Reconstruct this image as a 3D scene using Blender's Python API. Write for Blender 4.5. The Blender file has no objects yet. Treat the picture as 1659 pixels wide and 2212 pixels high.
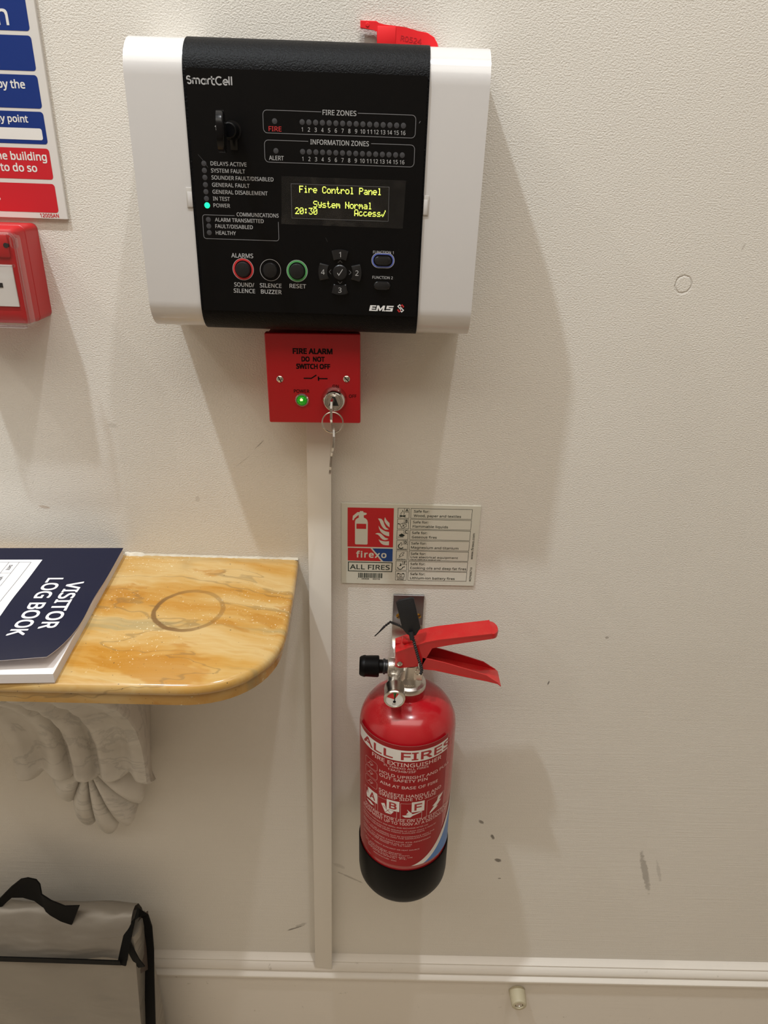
import bpy, bmesh, math, os, random
from math import sin, cos, pi, radians, sqrt, atan2, hypot
from mathutils import Vector, Matrix
from mathutils.geometry import tessellate_polygon

C = bpy.context.scene.collection
S = 0.001                 # the script measures in millimetres
ZC = 1380.0               # height of the camera above the floor (z is measured from the camera height)
def W(x, y, z): return Vector((x*S, y*S, (z+ZC)*S))

# ------------------------------------------------------------------ camera
sc = bpy.context.scene
cam = bpy.data.cameras.new('camera')
co = bpy.data.objects.new('camera', cam); C.objects.link(co); sc.camera = co
cam.sensor_fit = 'VERTICAL'; cam.sensor_height = 36.0; cam.sensor_width = 27.0
cam.lens = 36.0*1534.0/2212.0
cam.clip_start = 0.01; cam.clip_end = 50
Rr = ((0.999508112504693, 0.0014171970845370096, 0.03132929283800493),
      (-0.028708324474850153, 0.4434686263117376, 0.8958300115440581),
      (0.012623990777587213, 0.8962887754678198, -0.4432911749936416))
M = Matrix.Identity(4)
for k in range(3):
    M[k][0] = Rr[0][k]; M[k][1] = Rr[1][k]; M[k][2] = -Rr[2][k]
M.translation = W(0, -686, 0)
co.matrix_world = M

# ------------------------------------------------------------------ light
sc.view_settings.view_transform = 'Standard'; sc.view_settings.look = 'None'
sc.view_settings.gamma = 1.0; sc.view_settings.use_curve_mapping = False
sc.view_settings.exposure = 0.0
world = bpy.data.worlds.new('world'); sc.world = world; world.use_nodes = True
bgn = world.node_tree.nodes['Background']
bgn.inputs[0].default_value = (1.0, 0.93, 0.85, 1); bgn.inputs[1].default_value = 0.0
def downlight(name, x, y, z, watts, col=(1.0, 0.995, 0.955), size=150, blend=1.0, rad=0.024):
    l = bpy.data.lights.new(name, 'SPOT'); l.energy = watts; l.color = col
    l.spot_size = radians(size); l.spot_blend = blend; l.shadow_soft_size = rad
    o = bpy.data.objects.new(name, l); C.objects.link(o); o.location = W(x, y, z)
    return o
downlight('downlight_or_fill', -610, -515, 1545, 84, (0.91, 1.0, 1.06))
downlight('downlight_or_fill', 200, -465, 1545, 43, (0.99, 1.0, 1.02))
downlight('downlight_or_fill', -1420, -500, 1545, 25, (1.0, 0.96, 0.88))  # added fill lamp continuing the row, to lift the shadows
def soft_fill(x, y, sx, sy, watts, col):
    l = bpy.data.lights.new('added_fill_light', 'AREA'); l.shape = 'RECTANGLE'; l.size = sx*S; l.size_y = sy*S; l.energy = watts; l.color = col
    o = bpy.data.objects.new('added_fill_light', l); C.objects.link(o); o.location = W(x, y, 1570); return o
soft_fill(-300, -1300, 3200, 800, 28, (1.0, 0.95, 0.86))  # no known fitting: broad soft fill added to brighten the shaded wall

# ------------------------------------------------------------------ materials
def lin(c):
    return tuple((v/12.92 if v <= .04045 else ((v+.055)/1.055)**2.4) for v in c)
def rgb(h):
    h = h.lstrip('#'); return lin(tuple(int(h[i:i+2], 16)/255 for i in (0, 2, 4)))
def mat(name, col, rough=.5, metal=0.0, spec=.5, emit=None, es=1.0, coat=0.0, bump=None, trans=0.0, alpha=1.0):
    m = bpy.data.materials.new(name); m.use_nodes = True
    nt = m.node_tree; b = nt.nodes['Principled BSDF']
    c = rgb(col) if isinstance(col, str) else col
    b.inputs['Base Color'].default_value = (*c, 1)
    b.inputs['Roughness'].default_value = rough; b.inputs['Metallic'].default_value = metal
    b.inputs['Specular IOR Level'].default_value = spec
    b.inputs['Coat Weight'].default_value = coat
    b.inputs['Transmission Weight'].default_value = trans
    b.inputs['Alpha'].default_value = alpha
    if emit:
        b.inputs['Emission Color'].default_value = (*(rgb(emit) if isinstance(emit, str) else emit), 1)
        b.inputs['Emission Strength'].default_value = es
    if bump:                                    # (scale, strength, distance in m)
        tc = nt.nodes.new('ShaderNodeTexCoord'); n = nt.nodes.new('ShaderNodeTexNoise')
        n.inputs['Scale'].default_value = bump[0]; n.inputs['Detail'].default_value = 3
        bp = nt.nodes.new('ShaderNodeBump'); bp.inputs['Strength'].default_value = bump[1]
        bp.inputs['Distance'].default_value = bump[2]
        nt.links.new(tc.outputs['Object'], n.inputs['Vector']); nt.links.new(n.outputs['Fac'], bp.inputs['Height'])
        nt.links.new(bp.outputs['Normal'], b.inputs['Normal'])
    return m
class NG:
    """small helper for node graphs"""
    def __init__(s, m): s.nt = m.node_tree; s.N = s.nt.nodes; s.L = s.nt.links; s.b = s.N['Principled BSDF']
    def new(s, t, **k):
        n = s.N.new(t)
        for a, v in k.items(): setattr(n, a, v)
        return n
    def put(s, sock, v):
        if hasattr(v, 'is_linked'): s.L.new(v, sock)
        else: sock.default_value = v
    def math(s, op, a, b=0.0, clamp=False):
        n = s.new('ShaderNodeMath', operation=op, use_clamp=clamp); s.put(n.inputs[0], a); s.put(n.inputs[1], b); return n.outputs[0]
    def vmath(s, op, a, b=(0, 0, 0)):
        n = s.new('ShaderNodeVectorMath', operation=op); s.put(n.inputs[0], a); s.put(n.inputs[1], b); return n
    def noise(s, vec, scale, detail=3, rough=.5, dist=0.0):
        n = s.new('ShaderNodeTexNoise'); s.put(n.inputs['Vector'], vec)
        n.inputs['Scale'].default_value = scale; n.inputs['Detail'].default_value = detail
        n.inputs['Roughness'].default_value = rough; n.inputs['Distortion'].default_value = dist
        return n
    def ramp(s, v, stops, interp='LINEAR'):
        n = s.new('ShaderNodeValToRGB'); e = n.color_ramp.elements; n.color_ramp.interpolation = interp
        while len(e) < len(stops): e.new(.5)
        for q, (p, c) in zip(e, stops):
            q.position = p; q.color = (*(c if not isinstance(c, str) else rgb(c)), 1) if not isinstance(c, (int, float)) else (c, c, c, 1)
        s.put(n.inputs[0], v); return n.outputs[0]
    def mix(s, f, a, b, mode='MIX'):
        n = s.new('ShaderNodeMix', data_type='RGBA', blend_type=mode)
        s.put(n.inputs[0], f)
        for k, v in ((6, a), (7, b)):
            if isinstance(v, str): v = (*rgb(v), 1)
            s.put(n.inputs[k], v)
        return n.outputs[2]
    def smooth(s, v, a, b):
        n = s.new('ShaderNodeMapRange', interpolation_type='SMOOTHSTEP'); s.put(n.inputs[0], v)
        n.inputs[1].default_value = a; n.inputs[2].default_value = b; return n.outputs[0]
    def pos(s): return s.new('ShaderNodeNewGeometry').outputs['Position']
    def mapping(s, vec, loc=(0, 0, 0), rot=(0, 0, 0), scale=(1, 1, 1)):
        n = s.new('ShaderNodeMapping'); s.put(n.inputs[0], vec)
        n.inputs[1].default_value = loc; n.inputs[2].default_value = rot; n.inputs[3].default_value = scale
        return n.outputs[0]
    def bump(s, h, strength, dist, normal=None):
        n = s.new('ShaderNodeBump'); n.inputs['Strength'].default_value = strength; n.inputs['Distance'].default_value = dist
        s.put(n.inputs['Height'], h)
        if normal is not None: s.L.new(normal, n.inputs['Normal'])
        return n.outputs['Normal']

# wall paint: orange-peel plaster, brush strokes lower down, scuffs
def wall_material():
    m = mat('painted_plaster', '#dfd8ce', rough=.62, spec=.3); g = NG(m); P = g.pos()
    col = (*rgb('#ddd8cf'), 1)
    blot = g.noise(P, 3.2, 3)
    col = g.mix(g.math('MULTIPLY', g.smooth(blot.outputs['Fac'], .35, .75), .30), col, (*rgb('#d1cabe'), 1))
    warp = g.noise(P, 55, 4, .6)
    def mark(cx, cz, hl, hw, ang, strength, c, ns=160):
        nonlocal col
        v = g.vmath('SUBTRACT', P, (cx*S, 0, (cz+ZC)*S)).outputs[0]
        v = g.mapping(v, rot=(0, radians(-ang), 0))
        v = g.vmath('MULTIPLY', v, (1/(hl*S), 0, 1/(hw*S))).outputs[0]
        d = g.vmath('LENGTH', v).outputs['Value']
        nz = g.noise(P, ns, 3).outputs['Fac']
        d = g.math('ADD', d, g.math('MULTIPLY', g.math('SUBTRACT', nz, .5), 1.1))
        k = g.math('MULTIPLY', g.smooth(d, 1.0, .55), strength)
        col = g.mix(k, col, (*rgb(c), 1))
    mark(403, -905, 52, 5.5, 72, .5, '#7c756c'); mark(422, -902, 26, 3, 72, .25, '#8a8279')
    mark(158, -810, 6, 3, 50, .75, '#6b645b'); mark(176.6, -839, 6, 3, 70, .8, '#5f5850'); mark(189, -886, 6, 4, 20, .8, '#5f5850'); mark(195, -925, 2.5, 1.6, 0, .6, '#6b645b')
    mark(218, -566, 1, 4, 10, .8, '#55504a'); mark(278, -496, 3, 2.4, 0, .6, '#8d867c')
    mark(-21, -930, 26, 2.0, 32, .5, '#8f867b', 120); mark(-38, -905, 14, 4, 30, .25, '#948b80', 120)
    mark(-103, -1048, 16, 2.0, -28, .7, '#5d564d'); mark(-94, -1040, 12, 3.0, -28, .35, '#776f65')
    mark(-121, -266, 8, .7, -46, .55, '#6d645a', 400); mark(-138, -284, 14, .5, -40, .3, '#8a8074', 400)
    mark(328, -60, 1.0, 5, 20, .45, '#9b9287'); mark(-270, -250, 6, 3, 10, .3, '#a2998d')
    mark(-190, -330, 3, 5, 10, .3, '#a2998d'); mark(-355, -345, 8, 2, 10, .5, '#a78e76')
    # a filled hole on the right: a ring in the plaster
    rv = g.vmath('SUBTRACT', P, (280.5*S, 0, (-94.6+ZC)*S)).outputs[0]
    rv = g.vmath('MULTIPLY', rv, (1000/7.6, 0, 1000/7.9)).outputs[0]
    rd = g.math('ADD', g.vmath('LENGTH', rv).outputs['Value'], g.math('MULTIPLY', g.noise(P, 260, 2).outputs['Fac'], .25))
    ring = g.math('MULTIPLY', g.smooth(rd, .95, 1.1), g.smooth(rd, 1.3, 1.12))
    col = g.mix(g.math('MULTIPLY', ring, .28), col, (*rgb('#8f877b'), 1))
    g.put(g.b.inputs['Base Color'], col)
    # relief
    sep = g.new('ShaderNodeSeparateXYZ'); g.put(sep.inputs[0], P)
    hi = g.smooth(sep.outputs[2], .45, 1.15)
    a = g.noise(g.mapping(P, scale=(1, 1, 1.4)), 560, 3, .55).outputs['Fac']
    b2 = g.noise(P, 800, 2, .5).outputs['Fac']
    strokes = g.noise(g.mapping(P, scale=(9, 1, 330)), 1.0, 4, .6, .4).outputs['Fac']
    strokes2 = g.noise(g.mapping(P, scale=(40, 1, 500)), 1.0, 3, .6, .2).outputs['Fac']
    peel = g.math('ADD', g.math('MULTIPLY', a, .75), g.math('MULTIPLY', b2, .25))
    low = g.math('ADD', g.math('MULTIPLY', strokes, .40), g.math('ADD', g.math('MULTIPLY', strokes2, .2), g.math('MULTIPLY', a, .36)))
    h = g.math('ADD', g.math('MULTIPLY', peel, hi), g.math('MULTIPLY', low, g.math('SUBTRACT', 1.0, hi)))
    h = g.math('SUBTRACT', h, g.math('MULTIPLY', ring, .6))
    n1 = g.bump(h, .7, .0012)
    wob = g.noise(P, 7, 2).outputs['Fac']
    g.L.new(g.bump(wob, .15, .005, n1), g.b.inputs['Normal'])
    return m
def gloss_paint():
    m = mat('white_gloss_paint', '#ddd6cc', rough=.38, spec=.4); g = NG(m); P = g.pos()
    st = g.noise(g.mapping(P, scale=(6, 300, 300)), 1.0, 4, .6).outputs['Fac']
    dirt = g.noise(P, 60, 4, .65).outputs['Fac']
    g.put(g.b.inputs['Base Color'], g.mix(g.math('MULTIPLY', g.smooth(dirt, .66, .74), .45), (*rgb('#ddd6cc'), 1), (*rgb('#9a9083'), 1)))
    g.L.new(g.bump(st, .35, .0005), g.b.inputs['Normal'])
    return m
def siena_marble():
    m = mat('yellow_siena_marble', '#d9a850', rough=.16, spec=.5); g = NG(m); P = g.pos()
    w = g.noise(P, 6, 4, .6)
    wv = g.vmath('SCALE', g.vmath('SUBTRACT', w.outputs['Color'], (.5, .5, .5)).outputs[0]); wv.inputs['Scale'].default_value = .055
    Q = g.vmath('ADD', P, wv.outputs[0]).outputs[0]
    Q = g.mapping(Q, rot=(0, 0, radians(7)))
    band = g.noise(g.mapping(Q, scale=(3.6, 19, 8)), 1.0, 5, .62, .15).outputs['Fac']
    c = g.ramp(band, [(.26, '#9a641b'), (.38, '#b37f31'), (.48, '#bc9350'), (.58, '#c4a670'), (.68, '#b58944'), (.82, '#a1732c')])
    gy = g.noise(g.mapping(Q, loc=(.3, .2, 0), scale=(3.2, 26, 9)), 1.0, 4, .6, .2).outputs['Fac']
    c = g.mix(g.math('MULTIPLY', g.smooth(gy, .58, .70), .62), c, '#94865f')
    patch = g.noise(g.mapping(Q, loc=(1.3, .7, 0), rot=(0, 0, .7), scale=(9, 20, 9)), 1.0, 4, .6).outputs['Fac']
    c = g.mix(g.math('MULTIPLY', g.smooth(patch, .57, .62), .55), c, '#a86f1c')
    # fine dark veins
    vn = g.noise(g.mapping(Q, loc=(.5, 0, 0), scale=(3.5, 15, 10)), 1.0, 4, .55, .3).outputs['Fac']
    vein = g.smooth(g.math('ABSOLUTE', g.math('SUBTRACT', vn, .5)), .010, .002)
    c = g.mix(g.math('MULTIPLY', vein, .38), c, '#6d5b3c')
    sp = g.noise(P, 420, 2).outputs['Fac']; clus = g.noise(P, 14, 3).outputs['Fac']
    c = g.mix(g.math('MULTIPLY', g.smooth(sp, .66, .71), g.math('MULTIPLY', g.smooth(clus, .48, .60), .8)), c, '#e6dcbc')
    sp2 = g.noise(g.mapping(P, loc=(3, 1, 0)), 380, 2).outputs['Fac']
    c = g.mix(g.math('MULTIPLY', g.smooth(sp2, .715, .75), .85), c, '#33302c')
    # dried cup ring
    rv = g.vmath('SUBTRACT', P, (-180*S, -104*S, (-401+ZC)*S)).outputs[0]
    rv = g.vmath('MULTIPLY', rv, (1, .97, 0)).outputs[0]
    d = g.vmath('LENGTH', rv).outputs['Value']
    rn = g.noise(P, 45, 3).outputs['Fac']
    d = g.math('ADD', d, g.math('MULTIPLY', g.math('SUBTRACT', rn, .5), .005))
    rg = g.math('MULTIPLY', g.smooth(d, .0296, .0312), g.smooth(d, .0360, .0343))
    sx = g.new('ShaderNodeSeparateXYZ'); g.put(sx.inputs[0], rv)
    side = g.smooth(g.math('ADD', g.math('MULTIPLY', sx.outputs[0], -1.0), g.math('MULTIPLY', sx.outputs[1], -.6)), -.03, .035)
    amt = g.math('ADD', .42, g.math('MULTIPLY', side, .45))
    c = g.mix(g.math('MULTIPLY', rg, amt), c, '#6f4f2a')
    g.put(g.b.inputs['Base Color'], c)
    return m
def carrara():
    m = mat('grey_white_marble', '#c9c4bb', rough=.35, spec=.45); g = NG(m); P = g.pos()
    w = g.noise(P, 9, 4, .6)
    v = g.noise(g.mapping(P, rot=(.3, .5, .2), scale=(6, 10, 12)), 1.0, 6, .62, .9).outputs['Fac']
    vein = g.smooth(g.math('ABSOLUTE', g.math('SUBTRACT', v, .5)), .03, .0)
    c = g.ramp(w.outputs['Fac'], [(.3, '#c0bab0'), (.55, '#cbc6bd'), (.75, '#b3ada4')])
    c = g.mix(g.math('MULTIPLY', vein, .28), c, '#7f7c78')
    g.put(g.b.inputs['Base Color'], c); return m
def silver_cloth():
    m = mat('silver_cloth', '#8d877e', rough=.42, spec=.5, metal=.25); g = NG(m); P = g.pos()
    a = g.noise(g.mapping(P, rot=(0, .5, 0), scale=(5, 5, 13)), 1.0, 3, .5, .6).outputs['Fac']
    b2 = g.noise(P, 900, 1).outputs['Fac']
    n1 = g.bump(b2, .12, .0004)
    g.L.new(g.bump(a, .55, .02, n1), g.b.inputs['Normal'])
    return m
def dusty(name, c, dust, amount=.35, rough=.3, coat=.3):
    m = mat(name, c, rough=rough, coat=coat); g = NG(m); P = g.pos()
    n = g.noise(P, 30, 4, .6).outputs['Fac']; f = g.noise(P, 1800, 1).outputs['Fac']
    nz = g.new('ShaderNodeSeparateXYZ'); g.put(nz.inputs[0], g.new('ShaderNodeNewGeometry').outputs['Normal'])
    up = g.smooth(nz.outputs[2], .3, .95)
    k = g.math('MULTIPLY', g.math('MULTIPLY', g.smooth(n, .35, .65), g.smooth(f, .35, .7)), g.math('MULTIPLY', up, amount))
    g.put(g.b.inputs['Base Color'], g.mix(k, (*rgb(c), 1), (*rgb(dust), 1)))
    return m
MT = dict(
  wall=wall_material(), front=mat('unseen_wall_tone', '#8c8073', .7), gloss=gloss_paint(), siena=siena_marble(), carrara=carrara(), cloth=silver_cloth(),  # front: unseen wall, tone chosen for what the fascia reflects and for fill
  ceiling=mat('white_ceiling', '#efebe4', .8), floor=mat('pale_stone_floor', '#c4b5a0', .5),
  trunk=mat('white_plastic_trunking', '#d8d2c8', .42), caulk=mat('white_caulk', '#d9d2c2', .6, bump=(300, .5, .001)),
  white=mat('white_gloss_plastic', '#cbc8c6', .22, coat=.3), slot=mat('recess_shade_grey', '#b9b4ae', .5),
  black_tex=mat('textured_black_plastic', '#08080a', .42, spec=.1, bump=(800, .8, .0007)),
  fascia=mat('black_overlay', '#060607', .35, spec=.2), black=mat('black_plastic', '#141416', .38),
  rubber=mat('black_rubber', '#060505', .42, spec=.12), key_black=mat('black_glossy_plastic', '#08080a', .25, spec=.25),
  led_off=mat('smoked_lens', '#3a3a3d', .5), led_on=mat('green_lit_lens', '#20ffb0', .4, emit='#10f0a0', es=1.15),
  print_grey=mat('grey_print', '#a9a9aa', .6), print_red=mat('red_print', '#c0282a', .6), print_white=mat('white_print', '#dcdcdc', .6),
  print_green=mat('green_print', '#4c9a57', .6), print_blue=mat('blue_print', '#5263b4', .6), print_dim=mat('dim_print', '#737376', .6),
  scratch=mat('scratch_grey', '#3c3c3e', .7),
  glow=mat('yellow_green_glow', '#e8ff70', .5, emit='#e6f562', es=1.25),
  screen=mat('dark_screen', '#020302', .25), film=None,
  red=mat('red_painted_steel', '#b4101a', .38), red_box=mat('red_moulded_plastic', '#c0161d', .42),
  ink=mat('black_ink', '#0a0506', .7, spec=.15), chrome=mat('chrome', '#d6d3cf', .12, metal=1.0), steel=mat('nickel_steel', '#c8c2b8', .25, metal=1.0),
  zinc=mat('dark_zinc_plate', '#8a898b', .33, metal=1.0), brass=mat('brass', '#b58a3c', .3, metal=1.0), slot_dark=mat('dark_slot', '#1b1917', .6),
  lamp_green=mat('green_lamp', '#0f8a12', .12, emit='#1fa018', es=.35), lamp_core=mat('green_lamp_core', '#caff9a', .2, emit='#c8ff90', es=1.6),
  seal=mat('red_plastic_seal', '#ef2029', .4), callpt=mat('red_call_point_plastic', '#b51f22', .38),
  cell=mat('white_break_glass', '#d9d6cf', .35), sign=mat('white_rigid_sign', '#d6d2cd', .32), blue=mat('blue_sign_ink', '#0d2f78', .35),
  sign_red=mat('red_sign_ink', '#c4202c', .35), sign_white=mat('white_sign_ink', '#e2e0dc', .35),
  glowsign=mat('photoluminescent_board', '#d0cec0', .35), fx_red=mat('red_board_ink', '#bd1820', .4), fx_blue=mat('blue_board_ink', '#0f4084', .4), fx_ink=mat('dark_green_ink', '#12251f', .5),
  body=dusty('red_extinguisher_paint', '#a2121b', '#c06c64', .35, .22, .3), lever=dusty('red_lever_paint', '#b41218', '#c8604f', .28, .25, .3),
  label=mat('red_label_film', '#920a14', .3, spec=.2), lab_white=mat('white_label_ink', '#d9d3cd', .4), lab_text=mat('pale_label_ink', '#d8b4ae', .5),
  lab_blue=mat('blue_label_ink', '#2a6cb4', .35), lab_red=mat('red_label_ink', '#9c121c', .4),
  cast=mat('cast_aluminium', '#cfcac3', .3, metal=1.0, bump=(700, .25, .0006)), dial=mat('gauge_dial', '#d8d6d0', .4), dial_red=mat('gauge_red', '#c01f1f', .4), dial_green=mat('gauge_green', '#2f7a3a', .4),
  tag=mat('black_seal_plastic', '#0b0b0e', .55, bump=(900, .4, .0005)),
  navy=mat('navy_card_cover', '#15182f', .45, spec=.18), paper=mat('white_paper', '#e6e1e0', .7), page_edge=mat('page_edges', '#cfc8c8', .8), cover_back=mat('cover_inner_card', '#e4dde0', .6),
  book_ink=mat('grey_book_ink', '#4a4a52', .6), book_white=mat('white_book_ink', '#f2f0f0', .5),
  tape=mat('black_binding_tape', '#060606', .75, spec=.2), lining=mat('dark_bag_lining', '#4b4038', .6),
  cream=mat('aged_cream_rubber', '#b9af93', .5, bump=(300, .3, .0006)),
)
def clear_mat(name, gloss=.08, tint=(1, 1, 1), fac=.12):
    m = bpy.data.materials.new(name); m.use_nodes = True; nt = m.node_tree; nt.nodes.clear()
    o = nt.nodes.new('ShaderNodeOutputMaterial'); t = nt.nodes.new('ShaderNodeBsdfTransparent'); gl = nt.nodes.new('ShaderNodeBsdfGlossy')
    t.inputs[0].default_value = (*tint, 1); gl.inputs['Roughness'].default_value = gloss
    lw = nt.nodes.new('ShaderNodeLayerWeight'); lw.inputs[0].default_value = .35
    mp = nt.nodes.new('ShaderNodeMath'); mp.operation = 'MULTIPLY_ADD'; mp.inputs[1].default_value = .35; mp.inputs[2].default_value = fac
    mx = nt.nodes.new('ShaderNodeMixShader')
    nt.links.new(lw.outputs['Facing'], mp.inputs[0]); nt.links.new(mp.outputs[0], mx.inputs[0])
    nt.links.new(t.outputs[0], mx.inputs[1]); nt.links.new(gl.outputs[0], mx.inputs[2]); nt.links.new(mx.outputs[0], o.inputs[0])
    return m
MT['clear'] = clear_mat('clear_polycarbonate', .06, (.95, .94, .95), .03)
def film_mat():
    m = mat('wrinkled_protective_film', '#504c47', .18, spec=.5); g = NG(m); P = g.pos()
    n = g.noise(P, 60, 3, .6, .6).outputs['Fac']; f = g.noise(g.mapping(P, rot=(0, .6, 0), scale=(160, 1, 30)), 1.0, 3, .6).outputs['Fac']
    a = g.math('ADD', .06, g.math('MULTIPLY', g.smooth(n, .45, .75), .12)); a = g.math('ADD', a, g.math('MULTIPLY', g.smooth(f, .64, .78), .08))
    g.put(g.b.inputs['Alpha'], a); g.L.new(g.bump(n, .5, .002), g.b.inputs['Normal']); return m
MT['film'] = film_mat()

# ------------------------------------------------------------------ geometry helpers
_txt = {}
def sans():
    try: return bpy.data.fonts.load(os.path.join(bpy.utils.system_resource('DATAFILES', path='fonts'), 'NotoSansMath-Regular.woff2'))   # one of Blender's own interface fonts
    except Exception: return None
FONT = sans()
def txt2d(s, bold=0.0, sp=1.0, res=2):
    k = (s, bold, sp, res)
    if k not in _txt:
        cu = bpy.data.curves.new('t', 'FONT'); cu.body = s; cu.size = 1; cu.offset = bold; cu.space_character = sp; cu.resolution_u = res
        if FONT: cu.font = FONT
        o = bpy.data.objects.new('t', cu); C.objects.link(o); bpy.context.view_layer.update()
        me = o.evaluated_get(bpy.context.evaluated_depsgraph_get()).to_mesh()
        vs = [(v.co.x, v.co.y) for v in me.vertices]; fs = [tuple(p.vertices) for p in me.polygons]
        bpy.data.objects.remove(o); bpy.data.curves.remove(cu)
        _txt[k] = (vs, fs)
    return _txt[k]
def rrect(x0, x1, z0, z1, r, n=5):
    out = []
    for cx, cz, a in ((x1-r, z1-r, 0), (x0+r, z1-r, 90), (x0+r, z0+r, 180), (x1-r, z0+r, 270)):
        for k in range(n+1):
            t = radians(a+90*k/n); out.append((cx+r*cos(t), cz+r*sin(t)))
    return out
def circle(cx, cz, r, n=24, rz=None): return [(cx+r*cos(2*pi*k/n), cz+(rz or r)*sin(2*pi*k/n)) for k in range(n)]
def arc(cx, cz, r, a0, a1, n=10): return [(cx+r*cos(radians(a0+(a1-a0)*k/n)), cz+r*sin(radians(a0+(a1-a0)*k/n))) for k in range(n+1)]
def wallmap(y): return lambda u, v: (u, y, v)
def lifted(fm, h):
    def f(u, v):
        p = Vector(fm(u, v)); a = Vector(fm(u+.05, v))-p; b = Vector(fm(u, v+.05))-p
        return tuple(p+a.cross(b).normalized()*h)
    return f
class MB:
    def __init__(s): s.bm = bmesh.new(); s.mats = []
    def mi(s, m):
        m = MT[m] if isinstance(m, str) else m
        if m not in s.mats: s.mats.append(m)
        return s.mats.index(m)
    def faces(s, vs, fs, m):
        k = s.mi(m); bv = [s.bm.verts.new(v) for v in vs]; out = []
        for f in fs:
            try: q = s.bm.faces.new([bv[i] for i in f]); q.material_index = k; out.append(q)
            except ValueError: pass
        return bv, out
    def box(s, x0, x1, y0, y1, z0, z1, m, bev=0.0, seg=2):
        vs = [(x, y, z) for x in (x0, x1) for y in (y0, y1) for z in (z0, z1)]
        fs = [(0, 1, 3, 2), (4, 6, 7, 5), (0, 4, 5, 1), (2, 3, 7, 6), (0, 2, 6, 4), (1, 5, 7, 3)]
        bv, bf = s.faces(vs, fs, m)
        if bev:
            es = list({e for f in bf for e in f.edges})
            r = bmesh.ops.bevel(s.bm, geom=es, offset=bev, segments=seg, affect='EDGES', profile=.5)
            for f in r['faces']: f.material_index = s.mi(m)
        return s
    def rings(s, loops, m, closed=True, cap0=True, cap1=True):
        k = s.mi(m); R = [[s.bm.verts.new(v) for v in L] for L in loops]; n = len(R[0])
        for a, b in zip(R, R[1:]):
            for i in range(n if closed else n-1):
                j = (i+1) % n
                try: s.bm.faces.new((a[i], a[j], b[j], b[i])).material_index = k
                except ValueError: pass
        if cap0 and closed: s.bm.faces.new(R[0][::-1]).material_index = k
        if cap1 and closed: s.bm.faces.new(R[-1]).material_index = k
        return R
    def lathe(s, prof, org, ax, m, seg=48, cap=True):
        ax = Vector(ax).normalized(); org = Vector(org)
        u = ax.orthogonal().normalized(); w = ax.cross(u)
        loops = [[tuple(org+ax*h+(u*cos(2*pi*i/seg)+w*sin(2*pi*i/seg))*max(r, .02)) for i in range(seg)] for r, h in prof]
        s.rings(loops, m, True, cap, cap); return s
    def cyl(s, p0, p1, r0, m, r1=None, seg=32, bev=0.0):
        p0 = Vector(p0); p1 = Vector(p1); L = (p1-p0).length; r1 = r0 if r1 is None else r1
        pr = [(r0-bev, 0), (r0, bev), (r1, L-bev), (r1-bev, L)] if bev else [(r0, 0), (r1, L)]
        return s.lathe(pr, p0, p1-p0, m, seg)
    def tube(s, pts, r, m, seg=10, closed=False):
        P = [Vector(p) for p in pts]; n = len(P); loops = []; up = None
        for i in range(n):
            t = (P[(i+1) % n]-P[i-1]) if closed else (P[min(i+1, n-1)]-P[max(i-1, 0)])
            t.normalize()
            if up is None: up = t.orthogonal().normalized()
            up = (up-t*up.dot(t)).normalized(); w = t.cross(up)
            rr = r[i] if isinstance(r, (list, tuple)) else r
            loops.append([tuple(P[i]+(up*cos(2*pi*k/seg)+w*sin(2*pi*k/seg))*rr) for k in range(seg)])
        if closed: loops.append(loops[0])
        s.rings(loops, m, True, not closed, not closed); return s
    def ribbon(s, pts, wv, t, m):
        P = [Vector(p) for p in pts]; n = len(P); loops = []
        for i in range(n):
            tg = (P[min(i+1, n-1)]-P[max(i-1, 0)]).normalized(); w = Vector(wv[i] if isinstance(wv[0], (tuple, list)) else wv)
            nn = tg.cross(w).normalized()*t/2; h = w/2
            loops.append([tuple(P[i]+h+nn), tuple(P[i]-h+nn), tuple(P[i]-h-nn), tuple(P[i]+h-nn)])
        s.rings(loops, m); return s
    def strap(s, edges, t, m):
        mid = [tuple((Vector(a)+Vector(c))/2) for a, c in edges]; wid = [tuple(Vector(a)-Vector(c)) for a, c in edges]
        return s.ribbon(mid, wid, t, m)
    def prism(s, poly, fm, t0, t1, m, bev=0.0, seg=2):
        a = [s.bm.verts.new(fm(u, v, t0)) for u, v in poly]; b = [s.bm.verts.new(fm(u, v, t1)) for u, v in poly]; k = s.mi(m); n = len(a); fs = []
        fs.append(s.bm.faces.new(a[::-1])); top = s.bm.faces.new(b); fs.append(top)
        for i in range(n): fs.append(s.bm.faces.new((a[i], a[(i+1) % n], b[(i+1) % n], b[i])))
        for f in fs: f.material_index = k
        if bev:
            r = bmesh.ops.bevel(s.bm, geom=list(top.edges), offset=bev, segments=seg, affect='EDGES', profile=.5)
            for f in r['faces']: f.material_index = k
        return s
    def sheet(s, poly, fm, m, cut=None):
        tri = tessellate_polygon([[Vector((u, v, 0)) for u, v in poly]])
        s._flat(poly, [tuple(t) for t in tri], fm, m, cut); return s
    def _flat(s, vs, fs, fm, m, cut=None):
        if cut:
            b = bmesh.new(); bv = [b.verts.new((u, v, 0)) for u, v in vs]
            for f in fs:
                try: b.faces.new([bv[i] for i in f])
                except ValueError: pass
            us = [u for u, v in vs]; x = math.floor(min(us)/cut)*cut+cut
            while x < max(us):
                bmesh.ops.bisect_plane(b, geom=b.verts[:]+b.edges[:]+b.faces[:], plane_co=(x, 0, 0), plane_no=(1, 0, 0)); x += cut
            b.verts.index_update(); vs = [(v.co.x, v.co.y) for v in b.verts]; fs = [[v.index for v in f.verts] for f in b.faces]; b.free()
        s.faces([fm(u, v) for u, v in vs], fs, m)
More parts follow.
